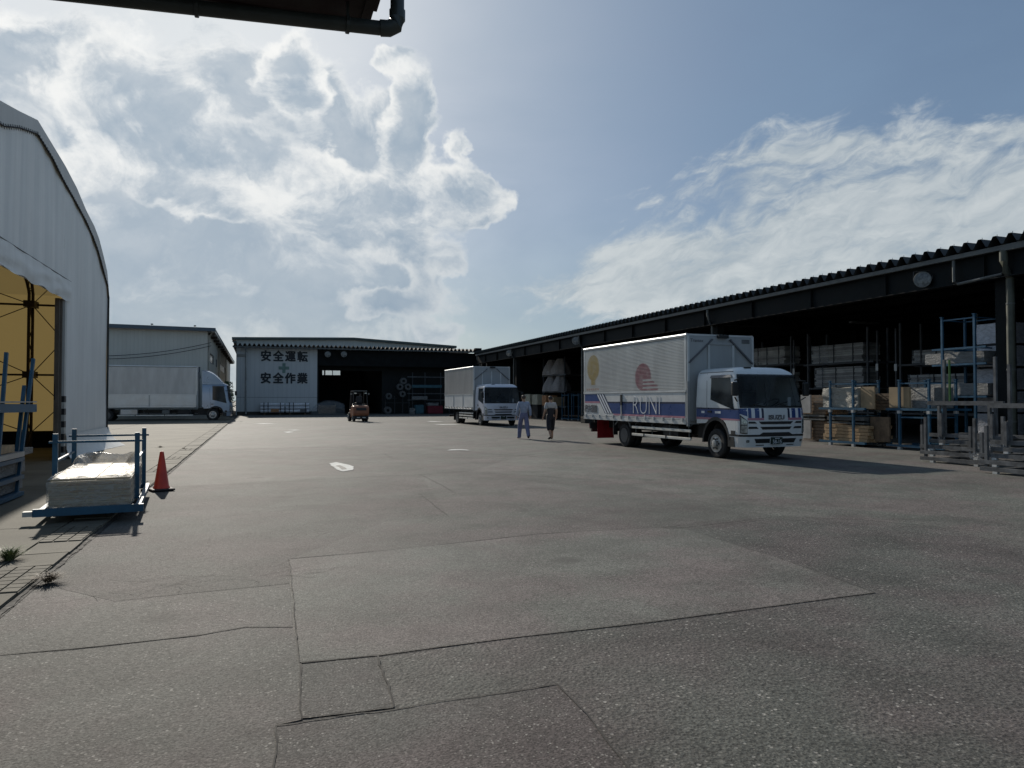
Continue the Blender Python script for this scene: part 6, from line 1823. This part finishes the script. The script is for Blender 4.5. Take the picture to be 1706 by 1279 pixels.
MB().grid([[(r[0][0], r[0][1] - .01, z * r[0][2]) for z in (0.02, .5, 1.)] for r in rows]).build('plastic_cover', MT['sheet_d'], WC, True)
MB().box(-1.6, -.7, .0, 1.5, .7, .075).build('pallet', MT['chassis'], WC)

FXY = 77.4
def film_roll(x, z, r, label, y=FXY):
    o = MB().lathe([(r * .42, -.3), (r, -.3), (r, .3), (r * .42, .3)], 24, 'Y', closed=True).build('film_roll', MT['roll'], None, True)
    o.location = (x, y, z); tag(o, label, 'roll', 'rolls stacked in the dark bay')
RS = thing('roll_stand', 'dark pipe stand carrying pale rolls in the dark bay', 'stand', (14.2, FXY + .7, 0))
for x in (-.9, .1, 1.0, 1.7): MB().box(x - .03, -.05, 0, x + .03, .05, 2.0 + (x > .5) * 1.4).build('post', MT['rack_dk'], RS)
for z, a, b in ((1.7, -1.0, .3), (1.2, -1.0, 1.8), (2.7, .9, 1.8)): MB().box(a, -.04, z, b, .04, z + .05).build('rail', MT['rack_dk'], RS)
film_roll(13.5, 1.95, .34, 'pale roll on the left end of the roll stand')
film_roll(15.1, 3.62, .36, 'topmost pale roll over the roll stand')
film_roll(14.72, 2.98, .36, 'pale roll below and left of the topmost roll')
film_roll(15.6, 2.98, .36, 'pale roll below and right of the topmost roll')
film_roll(13.4, .42, .40, 'pale roll on the floor below the left end of the roll stand')
film_roll(15.0, 2.2, .34, 'dim roll standing under the group of three rolls')
BR = thing('pipe_rack', 'tall dark rack with a blue-green beam at the back of the dark bay', 'rack', (18.0, 77.6, 0))
for x in (-1.8, -.4, 1.4, 2.4): MB().box(x - .04, 0, 0, x + .04, .08, 4.6).build('post', MT['rack_dk'], BR)
MB().box(-1.9, -.06, 2.90, .3, -.0, 3.22).build('beam', MT['teal'], BR); MB().box(.31, -.06, 2.90, 1.5, -.0, 3.22).build('beam', MT['teal2'] if 'teal2' in MT else MT['teal'], BR)
for z in (4.05, 2.2, 1.5): MB().box(-2.4, -.05, z, 2.4, -.0, z + .08).build('beam', MT['rack_g'], BR)
o = wrapped_pack('red_crate', 'dull red crate on the floor of the dark bay beside the plain lorry', 'crate', (18.5, 76.9, .05), (1.7, .9, .85), MT['red_box'], 0, None, 60, .02)
o = wrapped_pack('grey_sack', 'grey sack on top of the dull red crate', 'sack', (18.3, 76.9, .92), (1.2, .7, .3), MT['wrap_g'], 0, None, 61, .06)
o = wrapped_pack('grey_crate', 'grey-green crate left of the dull red crate', 'crate', (16.75, 76.9, .05), (.9, .9, .95), MT['teal'], 0, None, 62, .02)
o = wrapped_pack('grey_sack', 'pale slumped sack on the floor left of the grey-green crate', 'sack', (15.95, 76.6, .0), (.5, .6, .65), MT['wrap_g'], 0, None, 63, .10)
o = wrapped_pack('grey_sack', 'sack lying on the lower beam of the pipe rack', 'sack', (16.9, 77.35, 1.59), (1.7, .4, .35), MT['wrap_g'], 0, None, 64, .06)

# ------------------------------------------------------------------ leaning blue rack at the left edge
LR = thing('goods_rack', 'blue upright rack of wrapped boards at the left edge, in front of the tent doorway', 'rack', (-3.5, 12.9, .032))
MB().bar((-.02, -.80, .05), (0, -.47, 2.22), .045, .055).build('post', MT['rack_b'], LR)
MB().bar((-.02, .15, .0), (0, .88, 2.20), .045, .055).build('post', MT['rack_b'], LR)
MB().bar((-.10, .24, .0), (-.08, .72, 1.75), .05, .05).build('post', MT['rack_b'], LR)
MB().bar((-1.05, -.80, .05), (-1.05, -.47, 2.22), .055, .065).bar((-1.05, .15, .0), (-1.05, .88, 2.2), .055, .065).build('post', MT['rack_b'], LR)
MB().bar((-.0, -1.2, 1.40), (.0, 1.02, 1.38), .05, .13).build('shelf_beam', MT['rack_b'], LR)
MB().bar((-1.05, -1.2, 1.40), (-1.05, 1.02, 1.38), .05, .13).build('shelf_beam', MT['rack_b'], LR)
for y in (-.6, .55): MB().box(-1.02, y - .03, 1.36, -.03, y + .03, 1.42).build('cross_beam', MT['rack_b'], LR)
MB().box(-1.1, -1.2, 1.475, .03, 1.0, 1.495).build('shelf_deck', MT['plate'], LR)
for z in (.02, .28, .56):
    MB().box(-1.1, -1.1, z, .05, .30, z + .06).build('base_beam', MT['rack_b'], LR)
for k, z in enumerate((.10, .36)):
    wrapped_pack('wrapped_boards', 'grey wrapped boards at the left edge, %s layer' % ('bottom' if k == 0 else 'second'), 'boards', (-4.05, 12.7, z + .032), (1.0, 1.6 + .2 * k, .17), MT['wrap_g'], 0, 'wrapped boards in the left rack', 70 + k, .015)
o = MB().box(-4.6, 11.7, .665, -3.44, 13.15, .74).build('bundle_sheet', MT['plate']); tag(o, 'pale steel sheet on the blue beams at the left edge', 'sheet')
o = MB().box(-4.6, 11.9, .75, -3.52, 12.95, .86).build('timber_board', MT['wood']); tag(o, 'orange-brown timber board on top of the wrapped boards at the left edge', 'board')
for k, (z, y) in enumerate(((.12, 13.75), (.40, 13.85), (.64, 14.3))):
    o = MB().box(-4.4, y - .5, z, -3.62, y, z + .10).build('sheet_pack', MT['wrap_g']); tag(o, ('lowest', 'middle', 'topmost')[k] + ' grey sheet pack poking out behind the left blue rack', 'sheets', 'sheet packs behind the left rack')
